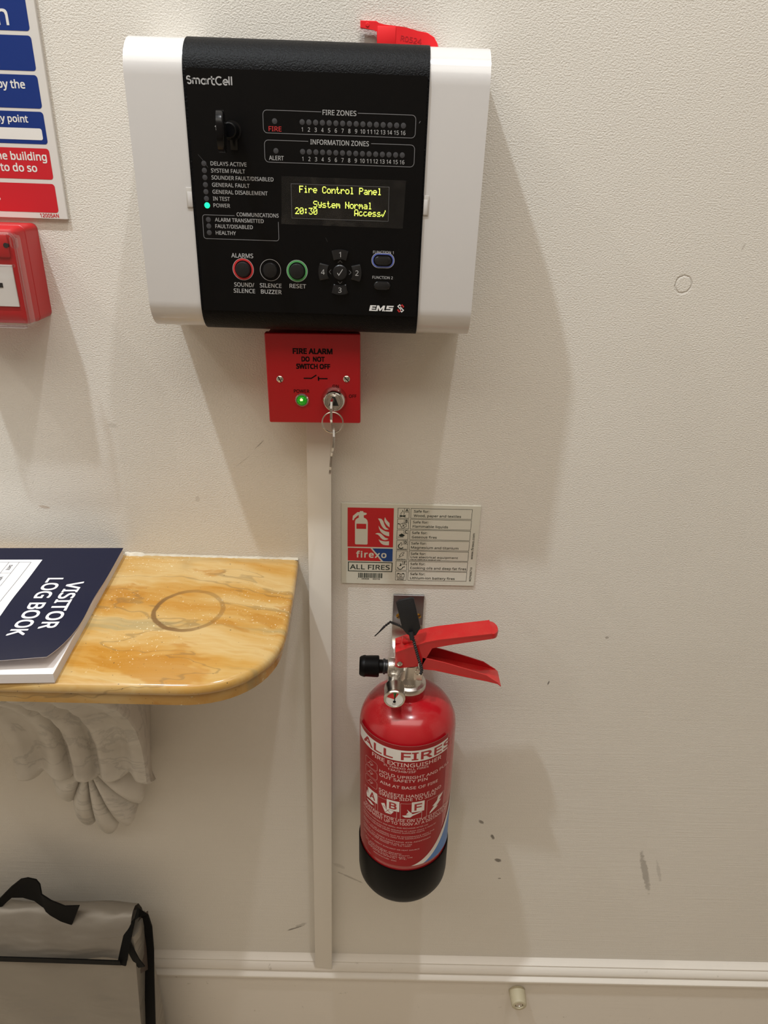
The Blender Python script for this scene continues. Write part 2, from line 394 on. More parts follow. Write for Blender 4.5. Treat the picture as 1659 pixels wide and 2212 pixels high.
    def stroke(s, pts, w, fm, m, closed=False, cut=None):
        pp_ = [pts[0]]
        for q_ in pts[1:]:
            if hypot(q_[0]-pp_[-1][0], q_[1]-pp_[-1][1]) > 1e-4: pp_.append(q_)
        pts = pp_; n = len(pts); L = []; Rt = []
        for i in range(n):
            p = Vector(pts[i]); a = Vector(pts[i-1]) if (i or closed) else None; b = Vector(pts[(i+1) % n]) if (i < n-1 or closed) else None
            d1 = (p-a).normalized() if a is not None and (p-a).length > 1e-9 else None; d2 = (b-p).normalized() if b is not None and (b-p).length > 1e-9 else None
            d1 = d1 or d2; d2 = d2 or d1
            n1 = Vector((-d1.y, d1.x)); n2 = Vector((-d2.y, d2.x)); mm = (n1+n2)
            mm = mm.normalized() if mm.length > 1e-6 else n1
            k = min(1/max(mm.dot(n1), .35), 2.2)*w/2
            L.append(tuple(p+mm*k)); Rt.append(tuple(p-mm*k))
        vs = L+Rt; fs = [(i, (i+1) % n, n+(i+1) % n, n+i) for i in range(n if closed else n-1)]
        s._flat(vs, fs, fm, m, cut); return s
    def text(s, t, u, v, cap, fm, m, w=None, al='L', bold=0.0, rot=0, cut=None, sp=1.0, res=2):
        vs, fs = txt2d(t, 0.0, sp, res)
        if not vs: return s
        k = cap/CAPH; x0 = min(a for a, b in vs); x1 = max(a for a, b in vs); kx = (w/(x1-x0)) if w else k
        ww = (x1-x0)*kx; off = {'L': 0, 'C': -ww/2, 'R': -ww}[al]; c, sn = cos(radians(rot)), sin(radians(rot))
        d = bold*cap*1.25                                 # heavier strokes: the glyphs drawn again slightly shifted, each a hair higher
        for n_, (du, dv) in enumerate(((0, 0),) if d <= 0 else ((0, 0), (d, d), (-d, d), (d, -d), (-d, -d))):
            q = []
            for a, b in vs:
                X = (a-x0)*kx+off+du; Y = b*k+dv; q.append((u+X*c-Y*sn, v+X*sn+Y*c))
            s._flat(q, fs, lifted(fm, .008*n_) if n_ else fm, m, cut)
        return s
    def xform(s, mtx):
        bmesh.ops.transform(s.bm, matrix=mtx, verts=s.bm.verts[:]); return s
    def rot(s, cent, ang, axis):
        c = Vector(cent); return s.xform(Matrix.Translation(c) @ Matrix.Rotation(radians(ang), 4, axis) @ Matrix.Translation(-c))
    def build(s, name, parent=None, smooth=35, label=None, recalc=True):
        bm = s.bm
        if recalc: bmesh.ops.recalc_face_normals(bm, faces=bm.faces[:])
        xs = [v.co for v in bm.verts]
        lo = Vector((min(p.x for p in xs), min(p.y for p in xs), min(p.z for p in xs))); hi = Vector((max(p.x for p in xs), max(p.y for p in xs), max(p.z for p in xs)))
        org = (lo+hi)/2; org.z = lo.z
        for v in bm.verts: v.co = (v.co-org)*S
        me = bpy.data.meshes.new(name); bm.to_mesh(me); bm.free()
        for m in s.mats: me.materials.append(m)
        if smooth:
            me.polygons.foreach_set('use_smooth', [True]*len(me.polygons)); me.set_sharp_from_angle(angle=radians(smooth))
        o = bpy.data.objects.new(name, me); C.objects.link(o)
        loc = W(*org)
        if parent is not None: o.parent = parent; loc = loc-wloc(parent)
        o.location = loc
        if label: o['label'] = label
        return o
def wloc(o):
    l = Vector(o.location)
    while o.parent: o = o.parent; l = l+Vector(o.location)
    return l
def tag(o, label, cat, group=None):
    o['label'] = label; o['category'] = cat
    if group: o['group'] = group
    return o
def thing(name, label, cat, loc, group=None):
    o = bpy.data.objects.new(name, None); C.objects.link(o); o.empty_display_size = .02; o.location = W(*loc)
    return tag(o, label, cat, group)
def struct(o): o['kind'] = 'structure'; return o
def dup(o, dx, dz, dy=0):
    c = o.copy(); C.objects.link(c); c.parent = o.parent; c.location = Vector(o.location)+Vector((dx, dy, dz))*S
    for ch in o.children:
        d = ch.copy(); C.objects.link(d); d.parent = c
    return c
rnd = random.Random(5)
CAPH = max(v for u, v in txt2d('H')[0])

# ------------------------------------------------------------------ the room
XL, XR, YF, ZT, ZB = -2600, 2600, -1750, 1580, -1380
struct(MB().box(XL, XR, 0, 120, ZB, ZT, 'wall').build('wall_back', smooth=0))
struct(MB().box(XL-120, XL, YF, 0, ZB, ZT, 'ceiling').build('wall_left', smooth=0))
struct(MB().box(XR, XR+120, YF, 0, ZB, ZT, 'ceiling').build('wall_right', smooth=0))
struct(MB().box(XL, XR, YF-120, YF, ZB, ZT, 'front').build('wall_front', smooth=0))
struct(MB().box(XL-120, XR+120, YF-120, 120, ZB-60, ZB, 'floor').build('floor', smooth=0))
struct(MB().box(XL-120, XR+120, YF-120, 120, ZT, ZT+60, 'ceiling').build('ceiling', smooth=0))
# skirting board with a moulded top
prof = [(0, -1107.5), (-1.5, -1109), (-9, -1113.6), (-9.4, -1114.6), (-8.2, -1115.2), (-8.2, -1116.2), (-9.5, -1116.8), (-12.2, -1119.2), (-14.6, -1122.4), (-15.8, -1126), (-15.8, -1127),
        (-13.6, -1127.8), (-13.6, -1130.4), (-15, -1132.4), (-19.8, -1134.2), (-21.2, -1135.4), (-21.4, -1138), (-20.6, -1140.4), (-17, -1141), (-14, -1142.5), (-14, -1380), (0, -1380)]
b = MB(); b.rings([[(x, y, z) for y, z in prof] for x in (XL, XR)], 'gloss'); struct(b.build('baseboard_back', smooth=25))

# ------------------------------------------------------------------ fire alarm control panel
FP = thing('fire_alarm_control_unit', 'black and white fire alarm control panel with lit display, above the red isolator plate', 'alarm panel', (-59, 0, -135))
def panel_profile(front, top, bot, rt, rb):
    p = [(0, bot)]
    p += [(-front+rb-rb*sin(radians(a)), bot+rb-rb*cos(radians(a))) for a in range(0, 91, 9)]
    p += [(-front+rt-rt*cos(radians(a)), top-rt+rt*sin(radians(a))) for a in range(0, 91, 9)]
    p += [(0, top)]
    return p
pp = panel_profile(75, 78.2, -135, 27, 24)
def cover(x0, x1, outer):
    b = MB(); R = b.rings([[(x, y, z) for y, z in pp] for x in (x0, x1)], 'white')
    L = R[0] if outer < 0 else R[1]
    es = [e for e in b.bm.edges if e.verts[0] in L and e.verts[1] in L and not (abs(e.verts[0].co.y) < 1 and abs(e.verts[1].co.y) < 1)]
    bmesh.ops.bevel(b.bm, geom=es, offset=3.0, segments=4, affect='EDGES', profile=.5)
    return b
lc = cover(-194.2, -150.7, -1).build('side_cover', FP, label='white cover on the left of the panel')
rc = cover(31.2, 76.2, 1).build('side_cover', FP, label='white cover on the right of the panel')
for x0, x1, par in ((-155.4, -150.75, lc), (31.25, 35.4, rc)):
    b = MB(); z1, z0 = -23.6, -38.2  # no real hollow: raised plate, its grey painted in as the notch's shade
    b.box(x0, x1, -75.7, -74.8, z0, z1, 'slot', .3); b.box(x0+.9 if x0 < 0 else x0, x1 if x0 < 0 else x1-.9, -75.9, -75.2, z0+.6, z1-3, 'white', .2); b.build('latch_slot', par, label='raised plate, grey standing for the shade of a latch recess')
pc = panel_profile(76.3, 79.0, -136, 27.5, 24.5)
b = MB(); b.rings([[(x, y, z) for y, z in pc] for x in (-150.6, 31.1)], 'black_tex'); b.build('housing', FP, label='textured black centre housing')
b = MB(); b.prism(rrect(-148.2, 29.6, -117.0, 56.6, 1.2), lambda u, v, t: (u, -t, v), 75.5, 76.8, 'fascia', .25, 1)
Y = -76.95; fm = wallmap(Y)
G = 'print_grey'
# printed legends
def smartcell(b, x, z):                                             # rounded maker's lettering drawn in strokes
    h = 5.0; xh = 3.6; w = .95
    def st(pts): b.stroke(pts, w, fm, G)
    c = x
    st(arc(c+2.0, z+h-1.45, 1.3, 30, 200, 8)+arc(c+2.35, z+1.45, 1.3, 80, -160, 10)); c += 5.0
    st([(c, z), (c, z+xh)]); st([(c, z+xh-1.2)]+arc(c+1.2, z+xh-1.2, 1.2, 180, 0, 8)+[(c+2.4, z)]); st([(c+2.4, z+xh-1.2)]+arc(c+3.6, z+xh-1.2, 1.2, 180, 0, 8)+[(c+4.8, z)]); c += 6.3
    st(circle(c+1.6, z+1.75, 1.65, 18)+[(c+3.25, z+1.75)]); st([(c+3.3, z), (c+3.3, z+xh)]); c += 4.8
    st([(c, z), (c, z+xh-1.2)]+arc(c+1.2, z+xh-1.2, 1.2, 180, 90, 5)+[(c+1.9, z+xh)]); c += 2.9
    st([(c, z+h+.3), (c, z+1.3)]+arc(c+1.3, z+1.3, 1.3, 180, 270, 5)+[(c+2.2, z)]); st([(c-.8, z+xh), (c+2.0, z+xh)]); c += 2.9
    st(arc(c+2.5, z+2.5, 2.45, 48, 312, 18)); c += 5.4
    st(arc(c+1.7, z+1.75, 1.65, -48, -360, 16)+[(c+.1, z+1.75)]); c += 4.4
    st([(c, z), (c, z+h+.5)]); st([(c+1.8, z), (c+1.8, z+h+.5)])
smartcell(b, -148.2, 46.3)
b.text('1', -129.2, 16.6, 3.2, fm, G, bold=.012)
def legend_box(x0, x1, z0, z1, g0, g1, rb=3.0):
    b.stroke([(g0, z1)]+[(x0+rb, z1)]+arc(x0+rb, z1-rb, rb, 90, 180, 5)+arc(x0+rb, z0+rb, rb, 180, 270, 5)+arc(x1-rb, z0+rb, rb, 270, 360, 5)+arc(x1-rb, z1-rb, rb, 0, 90, 5)+[(g1, z1)], .42, fm, 'print_dim')
legend_box(-92.6, 22.2, 16.0, 31.2, -48.9, -21.4)
b.text('FIRE ZONES', -35.2, 29.3, 3.3, fm, G, w=25.2, al='C', bold=.012)
b.text('FIRE', -83.8, 17.3, 3.2, fm, 'print_red', w=9.6, al='C', bold=.008)
legend_box(-92.3, 22.3, -3.8, 11.3, -58.9, -11.0)
b.text('INFORMATION ZONES', -35.0, 9.4, 3.3, fm, G, w=44.5, al='C', bold=.012)
b.text('ALERT', -83.5, -2.3, 3.0, fm, G, w=11.3, al='C', bold=.008)
for k in range(16):
    x = -63.3+5.087*k
    b.text(str(k+1), x, 17.8, 2.8, fm, G, al='C', bold=.008, w=(1.6 if k < 9 else 3.5) if k not in (0,) else .8)
    b.text(str(k+1), x+.05, -2.1, 2.8, fm, G, al='C', bold=.008, w=(1.6 if k < 9 else 3.5) if k not in (0,) else .8)
LZ = [-6.3, -11.2, -16.1, -21.2, -26.2, -31.1, -36.0]
for z, t, w in zip(LZ, ['DELAYS ACTIVE', 'SYSTEM FAULT', 'SOUNDER FAULT/DISABLED', 'GENERAL FAULT', 'GENERAL DISABLEMENT', 'IN TEST', 'POWER'], [27.6, 26.2, 48, 29.2, 43, 13.2, 13]):
    b.text(t, -134.3, z-1.15, 2.75, fm, G, w=w, bold=.01)
b.stroke([(-118.2, -42.9), (-141.6, -42.9)]+arc(-141.6, -44.9, 2, 90, 180, 5)+arc(-141.8, -58.6, 2, 180, 270, 5)+arc(-85.6, -58.6, 2, 270, 360, 5)+[(-83.6, -46.4)], .42, fm, 'print_dim')
b.text('COMMUNICATIONS', -116.4, -43.2, 2.75, fm, G, w=33.2, bold=.01)
CZ = [-46.4, -51.2, -56.1]
for z, t, w in zip(CZ, ['ALARM TRANSMITTED', 'FAULT/DISABLED', 'HEALTHY'], [38.7, 29.8, 16]): b.text(t, -133.9, z-1.2, 2.75, fm, G, w=w, bold=.01)
b.text('ALARMS', -113.8, -74.4, 3.3, fm, G, w=17.6, al='C', bold=.014)
for x, z, t, w in ((-113.4, -96.6, 'SOUND/', 16.4), (-113.6, -101.5, 'SILENCE', 17.6), (-91.6, -96.6, 'SILENCE', 17.8), (-91.3, -101.6, 'BUZZER', 17), (-69.2, -96.3, 'RESET', 13.6)):
    b.text(t, x, z-.5, 3.2, fm, G, w=w, al='C', bold=.014)
b.text('FUNCTION 1', .7, -67.7, 2.1, fm, G, w=16.6, al='C', bold=.008); b.text('FUNCTION 2', .7, -87.3, 2.1, fm, G, w=16.8, al='C', bold=.008)
NX, NZ = -34.3, -83.1
for a, (dx, dz) in zip((90, 0, 270, 180), ((0, 8.2), (8.2, 0), (0, -8.2), (-8.2, 0))):
    c, s_ = cos(radians(a-90)), sin(radians(a-90))
    b.stroke([(NX+dx+u*c-v*s_, NZ+dz+u*s_+v*c) for u, v in ((-1.7, -.8), (0, .8), (1.7, -.8))], .35, fm, 'print_dim')
# maker's initials, slanted block letters
def slant(poly, x, z): return [(x+u+.22*v, z+v) for u, v in poly]
H = 4.6
for poly, x in (([(0, 0), (5.0, 0), (5.0, 1.0), (1.9, 1.0), (1.9, 1.8), (4.8, 1.8), (4.8, 2.7), (1.9, 2.7), (1.9, 3.6), (5.0, 3.6), (5.0, H), (0, H)], -9.9),
                ([(0, 0), (1.5, 0), (1.5, 2.6), (2.9, .2), (3.8, .2), (5.2, 2.6), (5.2, 0), (6.7, 0), (6.7, H), (5.0, H), (3.35, 1.9), (1.7, H), (0, H)], -4.2),
                ([(0, 0), (5.6, 0), (5.6, 2.8), (1.9, 2.8), (1.9, 3.6), (5.6, 3.6), (5.9, H), (0, H), (0, 1.9), (3.8, 1.9), (3.8, 1.0), (0, 1.0)], 4.0)):
    b.sheet(slant(poly, x, -113.3), fm, 'print_white')
for x in (-4.6, 3.3): b.sheet(rrect(x-.45, x+.45, -113.4, -112.5, .2, 2), fm, 'print_white')
q = lambda pts: [(16.55+u*1.0, -110.5+v*1.0) for u, v in pts]
b.stroke(q([(.1, 2.0), (-1.0, 2.9), (-2.4, 1.5), (.4, -1.2)]), .75, fm, 'print_white'); b.stroke(q([(-.1, -2.0), (1.0, -2.9), (2.4, -1.5), (-.4, 1.2)]), .75, fm, 'print_white')
b.stroke(q([(-.1, 1.5), (1.1, 2.9), (2.4, 1.5), (1.7, .8)]), .75, fm, 'print_red'); b.stroke(q([(.1, -1.5), (-1.1, -2.9), (-2.4, -1.5), (-1.7, -.8)]), .75, fm, 'print_red')
# scratches and dust specks
b.stroke([(-143.5, -.2), (-140, -4), (-136.5, -9)], .25, fm, 'scratch'); b.stroke([(-46, -57), (-44.5, -60)], .2, fm, 'scratch'); b.stroke([(24.8, 26), (25.6, 27.4)], .4, fm, 'print_dim')
for k in range(46):
    x = rnd.uniform(-100, 20); z = rnd.uniform(-105, -50); r = rnd.uniform(.06, .16); b.sheet(circle(x, z, r, 6), fm, 'scratch')
b.build('fascia', FP, smooth=0, label='flat black overlay with white printed legends')
# indicator lenses
def lens(x, z, m, r=1.95):
    b = MB(); b.lathe([(r, 0), (r, .12), (r*.6, .25), (0, .3)], (x, -76.7, z), (0, -1, 0), m, 20); return b
first = lens(-139.5, LZ[0], 'led_off').build('indicator_light', FP)
spots = [(-139.5, z) for z in LZ[1:6]]+[(-139.2, z) for z in CZ]+[(-84.0, 24.0), (-83.7, 4.1)]+[(-63.3+5.087*k, 24.05) for k in range(16)]+[(-63.3+5.087*k, 4.15) for k in range(16)]
for x, z in spots: dup(first, x+139.5, z-LZ[0])
lens(-139.3, LZ[6], 'led_on', 2.2).build('indicator_light', FP, label='lit green power indicator')
# display
DOT = {'F': '1F 10 10 1E 10 10 10', 'i': '04 00 0C 04 04 04 0E', 'r': '00 00 16 19 10 10 10', 'e': '00 00 0E 11 1F 10 0E', 'C': '0E 11 10 10 10 11 0E', 'o': '00 00 0E 11 11 11 0E',
       'n': '00 00 16 19 11 11 11', 't': '08 08 1C 08 08 09 06', 'l': '0C 04 04 04 04 04 0E', 'P': '1E 11 11 1E 10 10 10', 'a': '00 00 0E 01 0F 11 0F', 'S': '0F 10 10 0E 01 01 1E',
       'y': '00 11 11 11 0F 01 0E', 's': '00 00 0E 10 0E 01 1E', 'm': '00 00 1A 15 15 11 11', 'N': '11 11 19 15 13 11 11', 'A': '0E 11 11 11 1F 11 11', 'c': '00 00 0E 10 10 11 0E',
       '2': '0E 11 01 02 04 08 1F', '0': '0E 11 13 15 19 11 0E', '3': '1F 02 04 02 01 11 0E', ':': '00 0C 0C 00 0C 0C 00', '\u2713': '01 01 02 02 14 14 08'}
b = MB(); b.box(-72.7, 3.8, -77.0, -76.6, -43.2, -18.4, 'screen')
b.stroke([(-72.7, -43.2), (3.8, -43.2), (3.8, -18.4), (-72.7, -18.4)], .25, wallmap(-77.05), 'print_dim', closed=True)
PXX, PXZ = .71, .70; fd = wallmap(-77.08)
for row, col, t in ((0, 1, 'Fire Control Panel'), (2, 4, 'System Normal'), (3, 0, '20:30'), (3, 13, 'Access\u2713')):
    for n, ch in enumerate(t):
        if ch == ' ': continue
        for rr, hx in enumerate(DOT[ch].split()):
            for cc in range(5):
                if int(hx, 16) >> (4-cc) & 1:
                    x = -69.7+3.6*(col+n)+cc*PXX*.88; z = -19.9-5.22*row-rr*PXZ
                    b.sheet([(x-.31, z-.33), (x+.31, z-.33), (x+.31, z+.33), (x-.31, z+.33)], fd, 'glow')
dsp = b.build('display', FP, smooth=0, label='dark screen with glowing yellow-green text')
b = MB(); b.prism([(-79.9, -13.2), (-81.2, -47.8), (15.6, -48.2), (16.7, -13.4)], lambda u, v, t: (u, -t, v), 77.25, 77.4, 'film'); b.build('protective_film', dsp, label='wrinkled clear protective film')
# buttons
for x, ring, lab in ((-113.6, 'print_red', 'round black button in a red ring'), (-91.3, None, 'round black button in a thin white ring'), (-69.5, 'print_green', 'round black button in a green ring')):
    b = MB(); b.lathe([(6.0, 0), (6.0, 2.0), (5.4, 2.9), (3, 3.3), (0, 3.4)], (x, -76.7, -83.3), (0, -1, 0), 'black', 36)
    pb = b.build('push_button', FP, label=lab)
    b = MB()
    if ring:
        b.stroke(circle(x, -83.3, 7.6, 44), 1.5, fm, ring, True); b.stroke(circle(x, -83.3, 8.5, 44), .3, fm, 'print_grey', True)
    else: b.stroke(circle(x, -83.3, 8.4, 44), .35, fm, 'print_grey', True)
    b.build('ring', pb, smooth=0)
b = MB(); b.lathe([(5.9, 0), (5.9, 1.6), (5.2, 2.3), (0, 2.6)], (NX, -76.7, NZ), (0, -1, 0), 'black', 36)
b.stroke([(NX-2.1, NZ-.3), (NX-.9, NZ-2.2), (NX+2.2, NZ+2.6)], .55, wallmap(-79.4), G); b.build('navigation_button', FP, label='round centre button with a tick')
for a, t in ((90, '1'), (0, '2'), (270, '3'), (180, '4')):
    b = MB(); b.prism(arc(NX, NZ, 17.6, a-23, a+23, 10)+arc(NX, NZ, 10.4, a+30, a-30, 8), lambda u, v, w_: (u, -w_, v), 76.5, 79.0, 'black', .8, 2)
    b.text(t, NX+13.9*cos(radians(a)), NZ+13.9*sin(radians(a))-2.0, 4.0, wallmap(-79.15), G, al='C', bold=-.004)
    b.build('navigation_button', FP)
for z, ringed in ((-72.9, True), (-92.5, False)):
    b = MB(); b.prism(rrect(-6.3, 7.3, z-3.2, z+3.2, 3.1), lambda u, v, w_: (u, -w_, v), 76.5, 78.8, 'black', .9, 3)
    fb = b.build('function_button', FP)
    if ringed:
        b = MB(); b.stroke(rrect(-7.8, 9.0, z-5.0, z+5.0, 4.9, 8), 1.0, fm, 'print_blue', True); b.stroke(rrect(-8.6, 9.8, z-5.8, z+5.8, 5.7, 8), .35, fm, 'print_grey', True); b.build('ring', fb, smooth=0, label='blue ring')
# key switch barrel
b = MB(); b.lathe([(7.0, 0), (7.0, 1.0), (5.6, 1.2), (5.4, 13), (4.6, 14), (0, 14)], (-116.2, -76.5, 16.5), (0, -1, 0), 'key_black', 32); b.box(-118.2, -112.6, -77.6, -76.6, 3.5, 12, 'screen', .2); b.build('key_switch', FP, label='black keyswitch barrel')
# key standing in it
b = MB(); b.box(-119.6, -117.4, -97, -88, 12.5, 18.5, 'key_black', .2)
b.prism([(-112.5+0*u+v*0, 0) for u, v in ()] or [(u, v) for u, v in rrect(-121, -95, 1.5, 28.5, 11, 8)], lambda u, v, t: (-119.0+t*1.0, u, v), -2.6, 2.6, 'key_black', 1.6, 3)
b.rot((-119, -100, 15), 7, 'Z')
tag(b.build('key'), 'black plastic-headed key standing in the control panel lock', 'key')

# ------------------------------------------------------------------ red isolator switch plate
IS = thing('fire_alarm_isolator_switch', 'red fire alarm isolator plate with key lock, directly under the control panel', 'switch', (-60, 0, -225))
TC = (-60, -45, -183)
def tilt(b): return b.rot(TC, -1.1, 'Y')
b = MB(); b.box(-101.5, -18.5, -39, 0, -223.6, -142, 'red_box', 1.5, 2); tilt(b).build('back_box', IS)
b = MB(); b.prism(rrect(-103.2, -17.0, -225.0, -140.6, 1.5, 3), lambda u, v, t: (u, -t, v), 38.8, 45, 'red', 1.2, 3)
fp = wallmap(-45.12)
b.text('FIRE ALARM', -60.2, -159.0, 4.6, fp, 'ink', w=35.5, al='C', bold=.05); b.text('DO  NOT', -60.0, -166.0, 4.1, fp, 'ink', w=20.7, al='C', bold=.05); b.text('SWITCH OFF', -60.1, -172.7, 4.2, fp, 'ink', w=30.6, al='C', bold=.05)
b.stroke([(-69.3, -181.8), (-62.2, -181.8), (-57.4, -178.6)], 1.1, fp, 'ink'); b.stroke([(-55.6, -180.0), (-55.6, -184.0)], 1.2, fp, 'ink'); b.stroke([(-55.6, -181.9), (-47.2, -181.9)], 1.1, fp, 'ink')
b.text('POWER', -71.6, -195.6, 3.1, fp, 'ink', w=14.4, al='C', bold=.015); b.text('ON', -39.9, -190.6, 3.0, fp, 'ink', w=5.9, al='C', bold=.015); b.text('OFF', -24.2, -199.8, 3.0, fp, 'ink', w=6.9, al='C', bold=.015)
tilt(b).build('faceplate', IS, label='red faceplate with black lettering')
def screw(x, z, ang, y=-45.0, r=3.1, m='steel', sl='slot_dark'):
    b = MB(); b.lathe([(r, 0), (r, .3), (r*.75, 1.0), (0, 1.3)], (x, y, z), (0, -1, 0), m, 24)
    a = radians(ang); u = Vector((cos(a), sin(a))); n = Vector((-u.y, u.x))
    p = [Vector((x, z))+u*s_*r*.92+n*t*.45 for s_, t in ((-1, -1), (1, -1), (1, 1), (-1, 1))]
    b.prism([(q_.x, q_.y) for q_ in p], lambda uu, v, t: (uu, y-t, v), .4, 1.33, sl); return b
tilt(screw(-91.2, -182.9, -65)).build('screw', IS); tilt(screw(-29.7, -182.0, -50)).build('screw', IS)
b = MB(); b.lathe([(6.3, 0), (6.3, 1.2), (5.4, 2.2), (4.9, 2.2), (4.6, .8)], (-71.5, -45, -202.4), (0, -1, 0), 'steel', 36)
lb = tilt(b).build('lamp_bezel', IS)
b = MB(); b.lathe([(4.7, 0), (4.7, 1.6), (4.0, 3.2), (2.4, 4.2), (0, 4.6)], (-71.5, -45, -202.4), (0, -1, 0), 'lamp_green', 32); b.lathe([(1.7, 0), (1.2, .5), (0, .6)], (-71.6, -49.0, -201.4), (0, -1, 0), 'lamp_core', 16); tilt(b).build('lamp', lb, label='lit green power lamp')
KX, KZ = -41.0, -200.6
b = MB(); b.lathe([(12.0, 0), (12.0, 1.2), (9.6, 8.6), (8.7, 9.4), (7.9, 9.4), (7.5, 8.4), (6.6, 8.4), (6.2, 9.0), (0, 9.0)], (KX, -45, KZ), (0, -1, 0), 'chrome', 48)
b.sheet([(KX-4.6, KZ-4.0), (KX+4.6, KZ-4.0), (KX+1.2, KZ+4.8), (KX-1.2, KZ+4.8)], wallmap(-54.1), 'slot_dark'); b.build('key_switch', IS, label='chrome key lock barrel')
# keys
def key_flat(b, cx, cy, cz, down, L_bow=22, W_bow=20, blade=28, m='chrome'): pass
b = MB()
kp = [(-53.5, -203.2), (-66, -203.8), (-69, -208), (-74, -210.8), (-84, -210.8), (-88.5, -206), (-88.5, -196), (-84, -191.2), (-74, -191.2), (-69, -194), (-66, -197.6), (-53.5, -198.0)]
b.prism(kp, lambda u, v, t: (KX+t, u, v), -1.05, 1.05, 'chrome', .3, 1)
tag(b.build('key'), 'steel key turned in the lock of the red isolator plate', 'key')
# split ring through the bow, hanging
RC = Vector((-40.2, -82.0, -211.0)); b = MB()
for off, r_ in ((-.45, 9.3), (.45, 9.25)):
    b.tube([tuple(RC+Vector((r_*cos(t), off+1.2*sin(t), r_*sin(t)))) for t in [2*pi*k/44 for k in range(44)]], .55, 'steel', 8, True)
tag(b.build('key_ring'), 'thin steel split ring hanging from the isolator key', 'key ring')
# second key hanging edge-on from the ring
b = MB()
hk = [(-2.5, 3.0), (2.5, 3.0), (8.5, -1.5), (10, -8), (8.5, -15), (4.0, -18.5), (3.4, -37), (2.0, -40), (-1.0, -41.0), (-2.6, -39), (-2.2, -35), (-3.2, -33), (-2.4, -30), (-3.3, -27), (-2.6, -23), (-4.0, -18.5), (-8.5, -15), (-10, -8), (-8.5, -1.5)]
b.prism(hk, lambda u, v, t: (t, u, v), -.95, .95, 'chrome', .25, 1); b.rot((0, 0, 0), 5, 'Y'); b.rot((0, 0, 0), 8, 'Z')
b.xform(Matrix.Translation((-39.4, -83.0, -219.5))); tag(b.build('key'), 'second steel key dangling edge-on from the split ring', 'key')

# ------------------------------------------------------------------ red plastic seal tucked on top of the panel
b = MB()
zs = [(-23.0, 99.6), (-22.9, 94.4), (-12.2, 93.4), (-9.2, 92.6), (-9.2, 79.2), (36.8, 79.2), (41, 81.5), (39.5, 86), (36.5, 90.2), (31, 93.0), (24, 93.8), (12.5, 96.2), (-3.2, 97.4), (-8.0, 97.8), (-10.2, 99.6)]
b.prism(zs, lambda u, v, t: (u, -t, v), 3.0, 5.2, 'seal', .4, 1)
b.prism(circle(-17.2, 96.8, 1.5, 14), lambda u, v, t: (u, -t, v), 5.0, 5.6, 'seal', .2, 1); b.prism(circle(-2.5, 86.5, 3.2, 18), lambda u, v, t: (u, -t, v), 5.0, 5.7, 'seal', .3, 1)
b.box(-9.2, 5.5, -5.8, -5.1, 79.4, 96.2, 'seal', .3)
b.text('R0524', 9.5, 87.0, 3.6, wallmap(-5.35), 'sign_red', w=17, rot=-7, bold=.01)
tag(b.build('plastic_seal', smooth=30), 'red plastic seal strip lying behind the top edge of the control panel', 'seal')
b = MB(); b.prism([(-24, 79.3), (-9.5, 79.3), (-9.5, 90.5), (-22.8, 91.5)], lambda u, v, t: (u, -t, v), 1.0, 1.4, 'clear')
tag(b.build('plastic_scrap'), 'small clear plastic scrap beside the red seal, above the panel', 'plastic scrap')

# ------------------------------------------------------------------ cable trunking down the wall
TK = thing('cable_trunking', 'white plastic cable trunking running down the wall from the red plate to the skirting', 'trunking', (-58, 0, -1110))
b = MB(); b.box(-70.2, -46.6, -14.5, 0, -1092, -224.5, 'trunk', .4, 1); b.build('channel', TK)
b = MB(); b.prism([(-70.8, -224.5), (-46.0, -224.5), (-46.4, -1121.5), (-72.2, -1117.0)], lambda u, v, t: (u, -t, v), 13.5, 16.2, 'trunk', .8, 2); b.build('lid', TK)

# ------------------------------------------------------------------ fire action sign (runs out of the frame on the left)
b = MB(); b.box(-452, -281.4, -3.2, -.2, -55.9, 156, 'sign', .3, 1); fs = wallmap(-3.32); fs2 = wallmap(-3.42)
for z0, z1, m in ((84.3, 118, 'blue'), (56.8, 81.3, 'blue'), (29.9, 54.0, 'blue'), (3.3, 27.6, 'blue'), (-24.0, .1, 'sign_red'), (-50.7, -27.4, 'sign_red')):
    b.sheet(rrect(-445, -288.3, z0, z1, 2.6), fs, m)
b.sheet(rrect(-441, -291.7, 6.4, 15.2, 1.8), fs2, 'sign_white')
sw = 'sign_white'
b.text('Fire action', -304.2, 88.0, 13.8, fs2, sw, al='R', bold=.012)
b.text('by the', -299.7, 44.3, 5.7, fs2, sw, al='R', bold=.024); b.text('assembly point', -302.0, 19.5, 5.1, fs2, sw, al='R', bold=.024)
b.text('the building', -291.4, -9.2, 5.9, fs2, sw, al='R', bold=.024); b.text('to do so', -301.2, -18.2, 6.0, fs2, sw, al='R', bold=.024)
b.sheet(circle(-339.0, -40.6, 1.4, 14), fs2, sw)
b.text('12005AN', -288.8, -54.6, 3.0, fs, 'sign_red', w=16.4, al='R', bold=.02)
tag(b.build('fire_action_sign', smooth=0), 'white fire action sign with blue and red panels, cut off at the upper left', 'sign')

